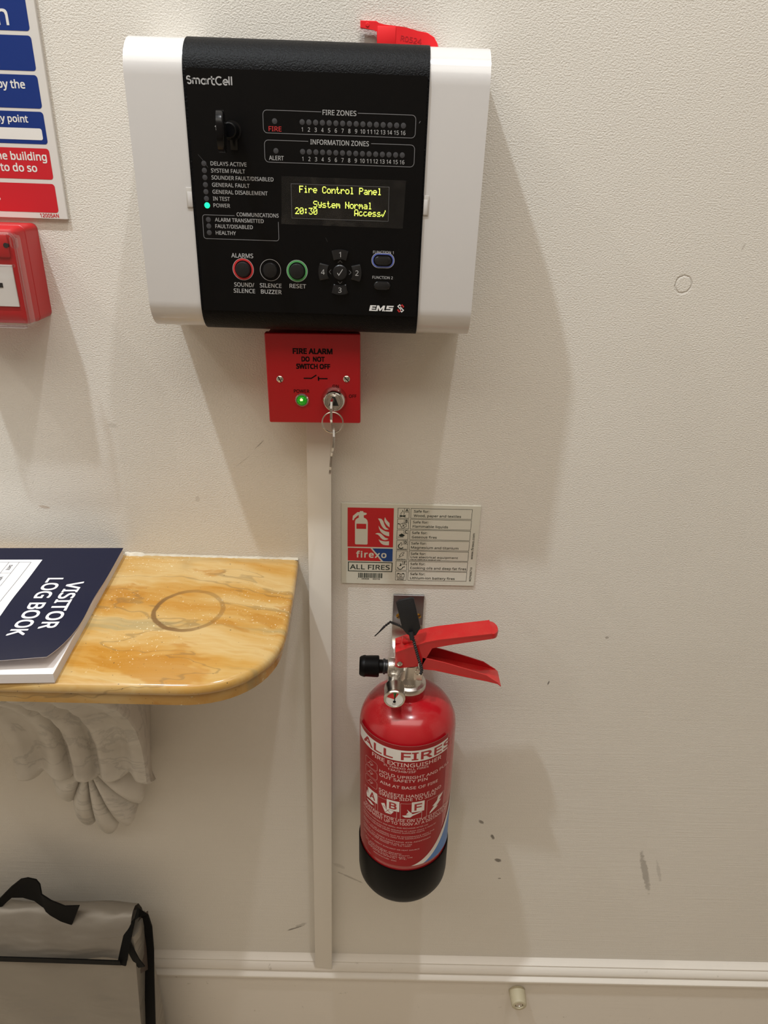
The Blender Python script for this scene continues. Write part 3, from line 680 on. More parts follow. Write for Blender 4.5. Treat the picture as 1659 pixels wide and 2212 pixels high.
# ------------------------------------------------------------------ manual call point
CP = thing('manual_call_point', 'red break-glass call point with clear hinged cover under the fire action sign', 'call point', (-354, 0, -142))
def rbox(b, x0, x1, z0, z1, r, ylist, m):               # rounded box, ylist: (y, inset)
    loops = [[(u, y, v) for u, v in rrect(x0+i, x1-i, z0+i, z1-i, max(r-i*.5, .5), 6)] for y, i in ylist]
    b.rings(loops, m); return b
b = MB(); rbox(b, -394, -311.2, -142.2, -60, 5, [(0, 0), (-24.6, 0), (-25, .4)], 'callpt'); b.build('back_box', CP)
b = MB(); rbox(b, -393.8, -311.4, -142.0, -60.2, 5, [(-25.2, .6), (-25.6, 0), (-38, .5), (-42, 2.0), (-44, 5.0), (-44, 12)], 'callpt')
b.box(-384, -318, -46.2, -43.5, -84.5, -66, 'callpt', 1.2, 2)
b.prism(circle(-319.6, -74.5, 2.1, 18), lambda u, v, t: (u, -t, v), 44, 46.5, 'slot_dark'); b.build('front_cover', CP)
b = MB(); b.box(-388, -318.4, -45.2, -43.8, -125.6, -90.6, 'cell', .3, 1); b.box(-362, -329.3, -45.5, -45.1, -109.4, -105.6, 'slot_dark'); b.build('break_glass', CP, label='white break-glass element with a black mark')
b = MB(); loops = [[(u, y, v) for u, v in rrect(-396+i, -307.2-i, -141.8+i, -63.5-i, 5, 6)] for y, i in ((-44, 0), (-52, 0), (-55.5, 1.2), (-57, 4))]
b.rings(loops, 'clear', True, False, True); b.tube([(u, -53.5, v) for u, v in rrect(-395.5, -308.0, -141.2, -64.2, 5, 6)], 1.3, 'clear', 8, True)
b.box(-394, -309.5, -59.2, -57.0, -90.4, -88.0, 'clear', .5, 1); b.prism(rrect(-312.6, -306.8, -76, -66.5, 2, 4), lambda u, v, t: (u, -t, v), 50, 53, 'clear', .4, 1); b.build('clear_cover', CP, label='clear hinged plastic cover')

# ------------------------------------------------------------------ extinguisher identification board
b = MB(); b.box(-36, 114, -1.7, -.1, -429.2, -328.6, 'glowsign', .25, 1)
_c, _s = cos(radians(.6)), sin(radians(.6))
def fe_(y): return lambda u, v: (39+(u-39)*_c-(v+379)*_s, y, -379+(v+379)*_c+(u-39)*_s)
fe = wallmap(-1.82); ff = wallmap(-1.92); ft = wallmap(-2.02); ik = 'fx_ink'
b.sheet([(-29.2, -381.7), (20.8, -381.5), (20.4, -333.4), (-29.2, -333.8)], fe, 'fx_red')
W_ = 'glowsign'
b.sheet([(-20.2, -378.6), (-8.0, -378.6), (-7.2, -377.8), (-7.3, -351), (-8.0, -348.4), (-9.6, -346.6), (-11.7, -345.6), (-11.8, -342.6), (-10.2, -342.4), (-8.7, -341.4), (-8.8, -339.9), (-12.2, -339.1), (-12.5, -337.7), (-16.0, -337.7), (-16.2, -339.0), (-18.7, -339.1), (-23.5, -343.6), (-24.0, -348.8), (-22.5, -348.8), (-22.0, -346.9), (-17.3, -342.2), (-17.2, -345.7), (-19.0, -346.6), (-20.6, -348.2), (-21.2, -350.6), (-21.0, -377.8)], ff, W_)
b.sheet([(-19.6, -359.2), (-9.0, -359.2), (-9.0, -353.0), (-19.6, -353.0)], ft, 'fx_red')
for p in ([(11, -344.3), (12.6, -347.4), (14.4, -349.6), (16.2, -351.4), (16.4, -356.7), (14, -354.6), (12.1, -352.2), (10.8, -349.6), (10.5, -347.3)],
          [(3.6, -346.1), (5.6, -346.1), (7.5, -346.7), (9.4, -349.2), (10.5, -352.7), (12.4, -356.6), (15.8, -359.3), (13.5, -359.6), (11.5, -359.4), (9.4, -357.6), (7.7, -355.1), (6.4, -352.2), (5.5, -349.4)],
          [(4.4, -354.8), (6.2, -357.7), (8.7, -359.7), (12, -361.6), (16.1, -362.5), (16.3, -367.6), (13, -366.9), (10.5, -365.7), (8, -363.6), (6.2, -361.2), (4.9, -358)],
          [(.8, -365.1), (2.8, -364.0), (4.7, -363.8), (6.8, -364.4), (8.9, -366.2), (11.8, -369.4), (15.8, -370.9), (13.8, -372.1), (11.5, -372.5), (9.2, -371.8), (7.3, -370), (5.6, -367.6), (3.9, -365.9)],
          [(4.7, -371.5), (6.6, -372.9), (9.1, -373.7), (12.4, -374.2), (16.3, -373.7), (16.3, -378.9), (13, -378.9), (10.1, -378.4), (7.8, -376.9), (6.2, -374.8)]): b.sheet(p, ff, W_)
b.sheet([(-28.9, -399.3), (8.2, -399.4), (-3.9, -383.2), (-28.9, -383.2)], fe, 'fx_red'); b.sheet([(-1.8, -383.3), (20.7, -383.3), (20.8, -399.5), (10.5, -399.5)], fe, 'fx_blue')
b.text('firexo', -19.5, -394.9, 7.6, ff, W_, w=33.2, bold=.03, sp=1.12)
b.stroke([(-28.2, -401.2), (20.6, -401.2), (20.4, -412.7), (-28.2, -412.7)], .95, fe, ik, True); b.text('ALL FIRES', -26.3, -410.3, 5.9, fe, ik, w=44.2, bold=.016)
x = -17.0
while x < 10.2:
    w = rnd.choice((.3, .3, .6, .9, 1.1)); b.sheet([(x, -421.4), (x+w, -421.4), (x+w, -415.0), (x, -415.0)], fe, ik); x += w+rnd.choice((.3, .35, .6, .9))
b.text('5', -18.2, -423.4, 1.4, fe, ik); b.text('060828', -13.3, -423.4, 1.4, fe, ik, w=8.4, bold=.02); b.text('820734', -.6, -423.4, 1.4, fe, ik, w=8.2, bold=.02)
rows = ['Wood, paper and textiles', 'Flammable liquids', 'Gaseous fires', 'Magnesium and titanium', 'Live electrical equipment', 'Cooking oils and deep fat fires', 'Lithium-ion battery fires']
wid = [51, 38.2, 27.2, 52.2, 52.6, 62.8, 50.3]; tx = [42.1, 41.6, 41.1, 40.8, 40.8, 40.9, 41.3]
for k in range(7):
    zt = -333.3-13.08*k; zb = zt-11.7
    b.stroke([(24.8, zb), (36.9, zb), (36.9, zt), (24.8, zt)], .38, fe, ik, True)
    b.stroke([(38.8, zb), (104.7, zb+.3), (104.7, zt+.4), (38.8, zt)], .38, fe, ik, True)
    b.text('Safe for:', tx[k], zt-4.6, 2.75, fe, ik, w=16.4, bold=.012)
    up = 1.0 if k == 4 else 0
    b.text(rows[k], tx[k], zt-9.8+up*1.1, 2.75-.35*up, fe, ik, w=wid[k], bold=.012)
    if k == 4: b.text('(up to 1000v at a range of 1m)', 40.9, zt-11.1, 1.25, fe, ik, w=33, bold=.02)
    L_ = 'ABCD F '[k]
    if L_ != ' ':
        b.stroke([(32.0, zt), (32.0, zt-4.4), (36.9, zt-4.4)], .35, fe, ik); b.text(L_, 34.5, zt-3.7, 3.0, fe, ik, al='C', bold=.035)
    cx, cz = 30.0, zt-6.8
    if k == 0:
        b.stroke([(cx-3.2, cz-3.4), (cx+3.2, cz-1.6)], 1.0, fe, ik); b.stroke([(cx-3.2, cz-1.6), (cx+3.2, cz-3.4)], 1.0, fe, ik); b.stroke([(cx-1.6, cz-1), (cx-2, cz+1), (cx-.4, cz+2.6), (cx-.2, cz+4.6), (cx+1.2, cz+2.4), (cx+1.8, cz+.6), (cx+1, cz-1)], .4, fe, ik)
    elif k == 1:
        b.stroke([(cx-2.4, cz+.4), (cx-.6, cz-3.8), (cx+1.6, cz-4), (cx+4.6, cz-1.8), (cx+4.2, cz+1.2), (cx+.6, cz+2.2)], .45, fe, ik, True); b.stroke([(cx-.6, cz-2.4), (cx+3.2, cz+.6)], .5, fe, ik); b.stroke([(cx+2.4, cz-3), (cx+.4, cz+1.4)], .5, fe, ik); b.sheet([(cx-4.6, cz+.6), (cx-2.8, cz+.4), (cx-2.6, cz+1.2), (cx-4.4, cz+2.2)], fe, ik)
    elif k == 2:
        b.sheet([(cx-3.4, cz+.2), (cx, cz+2.4), (cx+3.6, cz+.2), (cx+1.4, cz-1.6), (cx-1.6, cz-1.6)], fe, ik); b.sheet([(cx-4.2, cz-2.4), (cx+2, cz-2.4), (cx+2, cz-1.9), (cx-4.2, cz-1.9)], fe, ik)
    elif k == 3:
        b.stroke(arc(cx-.4, cz-.4, 2.8, 120, 330, 12), 1.0, fe, ik); b.stroke([(cx-2, cz+1.8), (cx-.4, cz+4.4), (cx+.8, cz+2), (cx-.4, cz+.2)], .5, fe, ik); b.text('MAGNESIUM', cx+.8, zb+.4, .9, fe, ik, w=10, al='C', bold=.03)
    elif k == 4:
        b.stroke([(cx+1.2, cz+4.6), (cx+3.6, cz+4.6), (cx+1.6, cz+1.6), (cx+2.8, cz+1.2), (cx-2.6, cz-2.2), (cx-.6, cz+.2), (cx-2, cz+.4)], .45, fe, ik, True); b.text('ELECTRICAL', cx+.8, zb+.5, 1.0, fe, ik, w=9.6, al='C', bold=.03)
    elif k == 5:
        b.stroke(arc(cx-.4, cz-1, 2.8, 180, 360, 12), .8, fe, ik); b.stroke([(cx+2.2, cz-1.2), (cx+5, cz-.2)], .8, fe, ik); b.sheet([(cx-1.6, cz+.4), (cx-.2, cz+2.4), (cx-.6, cz+4.6), (cx+1, cz+2.8), (cx+.8, cz+.6)], fe, ik)
    else:
        b.stroke([(cx-3.4, cz-.8), (cx+4.6, cz-.8), (cx+4.6, cz+3.2), (cx-3.4, cz+3.2)], .5, fe, ik, True); b.stroke(circle(cx+.6, cz+1.2, 1.2, 12), .4, fe, ik, True); b.sheet([(cx-3.2, cz+3.4), (cx-1, cz+3.4), (cx-1, cz+4.2), (cx-3.2, cz+4.2)], fe, ik); b.sheet([(cx+2.2, cz+3.4), (cx+4.4, cz+3.4), (cx+4.4, cz+4.2), (cx+2.2, cz+4.2)], fe, ik)
        b.text('LITHIUM-ION', cx+.6, cz-2.8, .9, fe, ik, w=8, al='C', bold=.03); b.text('BATTERIES', cx+.6, cz-4.4, .9, fe, ik, w=7, al='C', bold=.03)
b.text('www.firexo.com', 109.8, -394.3, 2.5, fe, ik, w=32.4, rot=90, bold=.012); b.text('WZP606710', 110.2, -423.1, 2.2, fe, ik, w=18.2, rot=90, bold=.012)
b.rot((39, 0, -379), -.35, 'Y')
tag(b.build('extinguisher_sign', smooth=0), 'white identification board with red pictogram and list of fire types above the extinguisher', 'sign')

# ------------------------------------------------------------------ wall bracket
BR = thing('wall_bracket', 'shiny steel hanging bracket screwed to the wall behind the extinguisher valve', 'bracket', (41, 0, -520))
b = MB(); b.box(23.9, 59.0, -2.6, -.1, -490, -443, 'zinc', .3, 1)
b.ribbon([(41.4, -1.6, -484), (41.4, -3, -491), (41.2, -8, -499), (41, -16, -506), (40, -26, -509.5), (40, -42, -509.5), (40, -48, -506), (40, -49.5, -498)], [(35, 0, 0), (35, 0, 0), (34, 0, 0), (32, 0, 0), (26, 0, 0), (24, 0, 0), (24, 0, 0), (24, 0, 0)], 2.2, 'steel'); b.build('plate', BR)
for x, z in ((42, -450.2), (31.2, -471.6), (53.4, -471.2)): screw(x, z, 35, -2.6, 3.4, 'brass').build('screw', BR)

# ------------------------------------------------------------------ fire extinguisher
EX = thing('fire_extinguisher', 'red fire extinguisher with black base hanging on the wall beside the trunking', 'fire extinguisher', (46, -66, -816.5))
AX, AY, RB = 46.0, -66.0, 54.6
def lean(b): return b.rot((46.0, AY, -690), -1.0, 'Y')
b = MB(); b.lathe([(17.6, -517), (17.8, -529.5), (21, -530.6), (30, -532.6), (38, -537), (45, -543.6), (50, -551), (53.4, -560), (54.6, -569), (54.4, -700), (53.6, -790), (50, -804)], (AX, AY, 0), (0, 0, 1), 'body', 72)
lean(b).build('cylinder', EX, smooth=50)
b = MB(); b.lathe([(53.9, -753.2), (55.0, -752.8), (55.7, -754), (55.6, -800), (54.8, -808), (52.2, -813.5), (48, -816), (40, -816.5), (0, -813)], (AX, AY, 0), (0, 0, 1), 'rubber', 72)
lean(b).build('base_skirt', EX, smooth=50, label='black base skirt')
def cm(r): return lambda u, v: (AX+r*sin(u/RB), AY-r*cos(u/RB), v)
L0, L1, L2, L3 = cm(54.75), cm(54.83), cm(54.91), cm(54.99)
b = MB(); CU = 3.0
b.sheet([(-74, -745), (49.3, -745), (49.3, -556.2), (-74, -556.2)], L0, 'label', CU); b.stroke([(-74, -556.4), (49.3, -556.4)], .22, L1, 'lab_text', cut=CU)
b.stroke([(49.2, -556.4), (49.2, -745)], .2, L1, 'lab_text')
lw_ = 'lab_white'; lt = 'lab_text'
b.sheet([(-72, -578.4), (49.3, -578.4), (49.3, -562.6), (-72, -562.6)], L1, lw_, CU)
b.text('ALL FIRES', -59.8, -575.8, 10.2, L2, 'lab_red', w=113, bold=.03, cut=2.0)
def ln(t, u0, u1, v, cap, bold=.012, m=lt): b.text(t, u0, v, cap, L2, m, w=u1-u0, bold=bold, cut=2.5)
ln('FIRE EXTINGUISHER', -44, 39, -586, 5.2, .02); ln('2L FIREXO ALL FIRES', -28.2, 22.5, -590.2, 2.7); ln('13A/34B/25F', -22.8, 8.3, -594.6, 2.9)
ln('HOLD UPRIGHT AND PULL', -33.2, 54, -603.4, 4.0, .016); ln('OUT SAFETY PIN', -33.2, 22, -609, 4.0, .016); ln('AIM AT BASE OF FIRE', -32.3, 36, -619, 4.0, .016)
ln('SQUEEZE HANDLE AND', -33.6, 42, -631.8, 4.2, .016); ln('SWEEP SIDE TO SIDE', -33.4, 34.6, -637, 4.2, .016)
for z0, z1 in ((-606, -594), (-619.6, -607.6), (-633.6, -621.6)):
    b.stroke(rrect(-56, -36.4, z0, z1, 3, 4), .3, L2, lt, True, CU)
    b.stroke([(-52, z0+3), (-48, z0+6), (-46, z0+3), (-42, z0+7)], .5, L2, lt, cut=CU); b.stroke(circle(-46, (z0+z1)/2+1, 2.2, 10), .4, L2, lt, True)
for u0, u1, ch in ((-57, -38.6, 'A'), (-35, -11.4, 'B'), (-7.2, 17.2, 'F'), (23.2, 48.4, '')):
    b.stroke([(u0, -666.2), (u1, -666.2), (u1, -641.6), (u0, -641.6)], .35, L2, lt, True, CU)
    if ch:
        b.sheet([(u1-12, -655.2), (u1+2.8, -655.2), (u1+2.8, -639.4), (u1-12, -639.4)], L2, lw_, CU); b.text(ch, u1-4.6, -652.4, 9.6, L3, 'lab_red', w=8, al='C', bold=.03, cut=2.5)
b.sheet([(-54, -660), (-45, -662.6), (-40, -660.6), (-46, -658)], L2, lw_, CU); b.sheet([(-54, -652), (-52.6, -645), (-51, -650), (-49.4, -644), (-48.8, -652), (-50, -656), (-53, -656)], L2, lw_, CU)
b.sheet([(-30.4, -649.6), (-26, -647.4), (-23.8, -655), (-14.6, -656), (-18, -661.6), (-25, -661.8)], L2, lw_, CU); b.stroke([(-28, -651.5), (-18, -660.6)], .6, L3, 'lab_red', cut=CU); b.stroke([(-20, -654.6), (-25, -661)], .6, L3, 'lab_red')
b.sheet([(-5.4, -660.4), (4, -658.6), (16.6, -655.6), (17, -656.6), (7, -660.4), (4, -663.2), (-2, -663)], L2, lw_, CU); b.sheet([(-.8, -658.2), (1.6, -654.6), (0, -650.4), (3, -653.8), (6.4, -657.6), (3, -659)], L2, lw_, CU)
b.sheet([(38.6, -643.2), (46.8, -642.2), (40.4, -650), (43.6, -651), (36, -657), (39, -657.6), (27, -664.2), (27.6, -661.4), (33.4, -654.6), (30.4, -654), (37, -649)], L2, lw_, CU)
ln('SUITABLE FOR USE ON LIVE ELECTRICAL', -56, 60, -670.6, 4.1, .016); ln('EQUIPMENT UP TO 1000V AT A DISTANCE OF', -60, 58, -676, 4.1, .016)
small = [(-681.4, -60, 26, 'DISCHARGE PARTIALLY AND REFILL AND RECHARGE AFTER USE'), (-686.2, -60, 37.6, 'EXTINGUISHER SHOULD BE SERVICED AT LEAST ONCE A YEAR BY'), (-689.4, -60, 21.8, 'A FIREXO PARTNER USING FIREXO SUPPLIED PARTS'),
         (-695.6, -60, 35.6, 'SERVICE TO BE CARRIED OUT IN ACCORDANCE WITH THE'), (-698.6, -60, 30.8, 'LOCAL REQUIREMENTS AND THE MANUFACTURERS'), (-704.8, -60, 30.6, 'FIREXO ALL FIRES CONTAINS 45% ADDITIVES'),
         (-708.4, -60, 7.4, 'EXTINGUISHER NUMBER KM 781150'), (-711, -60, 6.2, 'TEMPERATURE RANGE -15C TO +60C'), (-718, -60, 16.6, 'KEEP OUT OF DIRECT SUNLIGHT OR HEAT SOURCE'),
         (-724.6, -55, -4, 'For any further details:'), (-727.2, -55, 4.8, 'support@firexo.com'), (-730.6, -50, 9, 'Business Park, HP6 6FA, UK'), (-733, -50, 2, 'Warszawa, PL'), (-737.6, -40, -10, 'MANUFACTURE - 2024')]
for v, u0, u1, t in small: ln(t, u0, u1, v, 1.75, .004)
def curve(f, n=16): return [f(k/n) for k in range(n+1)]
outer = curve(lambda t: (7.5+(73-7.5)*t, -744.6+(-668+744.6)*(.30*t+.70*t**2.0))); inner = curve(lambda t: (22.5+(73-22.5)*t, -744.6+(-682+744.6)*(.42*t+.58*t**1.9)))
b.sheet(outer+inner[::-1], L2, lw_, CU); b.sheet(inner+[(73, -744.6)], L2, 'lab_blue', CU)
lean(b).build('label', EX, smooth=60, label='printed red label with white all-fires band')
# valve body
VB = MB(); VB.lathe([(18.6, -519.5), (19.4, -518.5), (19.4, -514.5), (18.6, -513), (15.2, -511.6), (14.6, -509), (13, -505), (12, -502), (12, -486)], (42.3, AY, 0), (0, 0, 1), 'cast', 48)
VB.box(26, 57, -76, -56, -506, -486, 'cast', 2.5, 3); VB.lathe([(9.2, 0), (9.8, .8), (9.8, 9), (9, 12), (9, 20)], (18.6, AY, -494.5), (1, 0, 0), 'cast', 32)
VB.text('UN', 22.5, -494.5, 3.0, wallmap(-76.2), 'steel', bold=.02); VB.text('35bar', 36.0, -510.5, 3.2, lambda u, v: (41.5+14.9*sin((u-41.5)/14.9), AY-14.9*cos((u-41.5)/14.9), v), 'steel', bold=.02)
VB.lathe([(9, 0), (9, 1)], (41, -76, -499), (0, -1, 0), 'cast', 24)
vb = VB.build('valve', EX, label='cast silver valve body')
b = MB(); b.lathe([(9.2, 0), (10.6, 1.4), (11.8, 5), (11.8, 6.2), (11.4, 7), (11.8, 20), (11.0, 21.4), (7.6, 21.6), (7.4, 25.5)], (-12.2, AY, -494.5), (1, 0, 0), 'rubber', 36); b.lathe([(8.0, 0), (8.6, .6), (8.6, 2.2), (7.6, 2.8), (7.4, 6)], (13.5, AY, -494.5), (1, 0, 0), 'black', 32); b.build('nozzle', EX, label='black nozzle cap')
b = MB(); b.cyl((26.3, AY+4, -505), (26.3, -88, -505), 7.6, 'cast', bev=.8); b.lathe([(9.0, 0), (10.4, 1.2), (10.8, 4), (10.8, 17), (11.4, 18), (11.4, 20.2), (10.6, 21.2), (9.6, 21.2), (9.3, 20.2), (0, 20.2)], (26.0, -86, -505), (0, -1, 0), 'steel', 40)
ga = b.build('pressure_gauge', EX, label='chrome pressure gauge')
b = MB(); gd = wallmap(-106.5); g2 = wallmap(-106.6); b.sheet(circle(26, -505, 9.3, 32), gd, 'dial')
b.sheet([(26, -505)]+arc(26, -505, 8.6, 60, 110, 8), g2, 'dial_red'); b.sheet([(26, -505)]+arc(26, -505, 8.6, 110, 160, 8), g2, 'dial_red'); b.sheet([(26, -505)]+arc(26, -505, 8.6, 76, 100, 6), wallmap(-106.65), 'dial_green')
b.stroke([(26, -507), (26.6, -497.2)], .9, wallmap(-106.8), 'ink'); b.sheet(circle(26, -508, 1.6, 12), wallmap(-106.85), 'ink'); b.text('bar', 26, -512.2, 1.8, g2, 'ink', al='C'); b.build('dial', ga, smooth=0)
# carrying handle and squeeze lever, pressed from sheet steel
Y0, Y1 = -78.0, -54.0
topc = [(26, -466), (40, -459.5), (57, -451.8), (70, -448.4), (98, -443.4), (118, -440), (126, -438.6)]
lowc = [(26, -484.8), (31, -486.8), (50, -484), (55.5, -481.5), (60, -470), (64.5, -459.6), (82, -455), (98, -451.4), (120, -446.8), (126, -445.5)]
b = MB()
for yy in (Y0, Y1):
    d = 1.3 if yy == Y0 else -1.3
    b.prism(topc+lowc[::-1], lambda u, v, t: (u, t, v), yy, yy+d, 'lever')
def strip(prof, y0, y1, t, m):
    y0 -= .3; y1 += .3; R1 = [[(x, y0, z+.25), (x, y1, z+.25), (x, y1, z-t), (x, y0, z-t)] for x, z in prof]; b.rings(R1, m)
strip([(x, z) for x, z in topc], Y0, Y1, 1.4, 'lever')
nose = [(126+8.2*cos(radians(a))*1.0, (Y0+Y1)/2+12*sin(radians(a))) for a in range(-90, 91, 10)]
R1 = [[(x, y, z0) for x, y in nose] for z0 in (-445.4, -439.4)]
loops = [[(126+(x-126)*k, -66+(y+66)*k2, z) for x, y in nose] for z, k, k2 in ((-445.4, .96, .99), (-441.5, 1, 1), (-439.4, .9, .96), (-438.6, .6, .8))]
b.rings(loops, 'lever')
b.prism([(44, -470), (52, -470), (52, -463), (44, -463)], lambda u, v, t: (u-18, t, v), -66, -60, 'lever', .4, 1)
b.box(33, 50, -71, -61, -460.5, -456.5, 'lever', 1.2, 2)
b.box(26.2, 27.6, Y0+.3, Y1-.3, -485, -467, 'lever', .3, 1)
b.build('squeeze_lever', EX, smooth=30, label='red upper squeeze lever')
b = MB()
ht = [(55, -472.2), (66, -474.8), (79, -478.2), (105, -486.6), (125, -493.6), (133, -499.4), (142, -505)]
hb = [(55, -486.2), (68, -487.2), (104, -495.6), (127, -500.6), (138, -503.6), (142, -507)]
def lerp(P_, x):
    for (a, c), (d, e) in zip(P_, P_[1:]):
        if a <= x <= d: return c+(e-c)*(x-a)/(d-a)
    return P_[-1][1]
for yy in (Y0, Y1):
    d = 1.2 if yy == Y0 else -1.2
    b.prism(ht[:-1]+[(139, -503.4)]+[(139, -504.6)]+hb[::-1][2:], lambda u, v, t: (u, t, v), yy, yy+d, 'lever')
strip(hb, Y0, Y1, 1.2, 'lever')
b.lathe([(2.2, 0), (2.2, 1), (1.4, 2.2), (0, 2.5)], (88, -66, -491.4), (.23, 0, 1), 'lever', 16); b.build('carry_handle', EX, smooth=30, label='red lower carrying handle')
for x, z, r in ((31, -480.6, 3.0), (52, -483.6, 1.2)):
    b = MB(); b.lathe([(r, 0), (r, 1.0), (r*.7, 1.6), (r*.45, 1.6), (r*.4, .6), (0, .6)], (x, Y0, z), (0, -1, 0), 'steel', 24); b.build('rivet', EX)
b = MB(); b.tube([(51.3, -81.5, -473), (51.6, -81.8, -485)], .9, 'steel'); b.tube([(51.6+3.4*cos(t), -82.0, -488.5+3.4*sin(t)) for t in [2*pi*k/20 for k in range(20)]], .6, 'steel', 8, True); b.tube([(51.4, -82, -479), (51.4, -58, -479)], 1.1, 'steel'); b.build('safety_pin', EX, label='steel safety pin')

# tamper seal on the lever
TG = thing('tamper_seal', 'black plastic seal tag with beaded tie looped round the extinguisher lever', 'seal', (41, -74, -446))
tp = [(24.2, -405.8), (27.0, -402.8), (39.6, -399.4), (42.2, -400.4), (50.6, -432.6), (46.4, -441.2), (42, -443.4), (37, -440.6), (31.6, -434)]
b = MB(); b.prism(tp, lambda u, v, t: (u, -80-t+(v+443)*.15, v), -1.1, 1.1, 'tag', .5, 2); b.build('tag', TG)
def beads(pts, n, r):
    P = [Vector(p) for p in pts]; seg = [(P[i+1]-P[i]).length for i in range(len(P)-1)]; tot = sum(seg); out = []; rad = []
    for k in range(n*4+1):
        d = tot*k/(n*4); i = 0
        while i < len(seg)-1 and d > seg[i]: d -= seg[i]; i += 1
        out.append(tuple(P[i].lerp(P[i+1], min(d/seg[i], 1)))); rad.append(r*(1.0 if k % 4 < 2 else .6))
    return out, rad
b = MB(); p_, r_ = beads([(41.5, -81.5, -437), (43.6, -85, -444), (46.2, -86, -453), (50, -86, -467), (53.6, -86, -478), (54.4, -85.8, -484), (53.4, -85.6, -487.5)], 20, 1.8); b.tube(p_, r_, 'tag', 8)
b.cyl((40.6, -81, -437), (42.4, -85, -444), 2.8, 'tag', 2.2); b.build('tie', TG)
b = MB(); p_, r_ = beads([(38, -79.5, -437), (29, -66, -440), (20, -50, -447), (14, -48.5, -454)], 14, 1.4); b.tube(p_+[(8, -50, -461), (3.6, -49, -467)], r_+[.75, .6], 'tag', 8); b.build('tail', TG)

# ------------------------------------------------------------------ marble wall shelf
SH = thing('marble_shelf', 'yellow marble wall shelf with rounded corner and a dried cup ring', 'shelf', (-350, -110, -428))
def shelf_poly(i=0.0):
    p = [(-640, -.3), (-83.5-i, -.3), (-81.0-i, -60), (-80.2-i, -118)]
    cx, cy, rx, ry = -166, -128, 86-i, 89.5-i
    for a in range(0, 91, 6): p.append((cx+rx*abs(cos(radians(a)))**.88, cy-ry*abs(sin(radians(a)))**.88))
    p.append((-640, -219.5+i)); return p
b = MB(); loops = []
for i, z in ((6, -412.6), (2.4, -412.2), (.6, -410.6), (0, -408), (.5, -404.6), (2.2, -402), (5.5, -401)):
    loops.append([(x, y, z) for x, y in shelf_poly(i)])
b.rings(loops, 'siena'); b.build('top_slab', SH, smooth=50)
b = MB(); b.rings([[(x, y, z) for x, y in shelf_poly(i)] for i, z in ((4.6, -424.6), (3.8, -424), (3.8, -412.4))], 'siena'); b.build('under_slab', SH, label='thin recessed lower marble slab')
b = MB(); n = 70; loops = []
for k in range(n+1):
    x = -276+(192)*k/n; h = .5+rnd.random()*.9+(1.2 if k < 8 else 0); d = 1.0+rnd.random()*1.2+(1.5 if k < 8 else 0)
    loops.append([(x, -.2, -401.2), (x, -.2, -401+h+1.2), (x, -d*.6, -401+h*.7), (x, -d, -401.1)])
b.rings(loops, 'caulk'); b.build('caulk_line', SH, smooth=60, label='ragged white caulk line along the wall')

# ------------------------------------------------------------------ carved corbel
def corbel():
    b = MB(); cx = -343.0; NU, NV = 64, 56
    dep = [(-424.5, 174), (-450, 166), (-475, 152), (-505, 126), (-535, 100), (-565, 80), (-595, 66), (-625, 59), (-655, 58), (-680, 60), (-700, 57)]
    def d_at(z):
        for (a, c), (d, e) in zip(dep, dep[1:]):
            if a >= z >= d:
                t = (a-z)/(a-d); t = t*t*(3-2*t)*.4+t*.6; return c+(e-c)*t
        return dep[-1][1]
    def relief(u, v):
        a = abs(u); g_ = lambda c, w: math.exp(-((a-c)/w)**2)
        r = 9*math.exp(-(a/.12)**4)                 # bead down the middle
        r -= 8*g_(.21, .05); r += 5*g_(.36, .12)
        r -= 5*g_(.62, .10)*(.3+.7*v); r += 4.5*(1/(1+math.exp(-(a-.76)/.02)))
        return r*(.35+.65*min(1, v*2.2))
    def zbot(u):
        a = abs(u); return -694+3*math.exp(-(a/.15)**2)-1.5*math.exp(-((a-.42)/.16)**2)+9*math.exp(-((a-.66)/.09)**2)-4*(1/(1+math.exp(-(a-.82)/.03)))
    front = []
    for j in range(NV+1):
        v = j/NV; row = []
        for i in range(NU+1):
            u = -1+2*i/NU; z = -424.5+(zbot(u)+424.5)*v; d = d_at(z)+relief(u, v)
            ed = max(0, abs(u)-.965)/.035; d -= 4*ed*ed
            if v > .93: d -= 16*((v-.93)/.07)**2
            row.append((cx+u*80, -d, z))
        wb = 80-19*max(0, (v-.25)/.75)**1.3; z = row[0][2]
        row = [(cx-wb, -.3, z)]+[(cx-80+(80-wb)*.45, -d_at(z)*.5, z)]+row+[(cx+80-(80-wb)*.45, -d_at(z)*.5, row[-1][2]), (cx+wb, -.3, row[-1][2])]
        front.append(row)
    b.rings(front, 'carrara', False)
    b.bm.faces.new([b.bm.verts.new(p) for p in front[-1]]).material_index = b.mi('carrara')
    # scallop shell below
    oz = -668.0; TH, RH = 110, 16; NL = 7; loops = []
    for i in range(TH+1):
        th = -104+208*i/TH; a = radians(th); ph = abs(cos(radians(th/30*180))) ; lobe = ph**.5
        R_ = (.87+.13*lobe); row = []
        for j in range(RH+1):
            r = j/RH; x = cx+1+64*R_*r*sin(a)*1.0; z = oz-146*R_*r*cos(a) if cos(a) > 0 else oz-46*R_*r*cos(a)
            dome = sqrt(max(0, 1-(r*.94)**2)); d = 14+34*dome+(13*lobe-7)*min(1, r*1.8)*(.5+.5*dome)
            row.append((x, -d, z))
        row.append((cx+1+63*R_*sin(a), -.3, (oz-144*R_*cos(a)) if cos(a) > 0 else oz-45*R_*cos(a))); loops.append(row)
    b.rings(loops, 'carrara', False)
    bmesh.ops.remove_doubles(b.bm, verts=b.bm.verts[:], dist=.02)
    return b
tag(corbel().build('corbel', smooth=45), 'carved grey-white marble corbel with a scallop shell, holding up the yellow shelf', 'corbel')

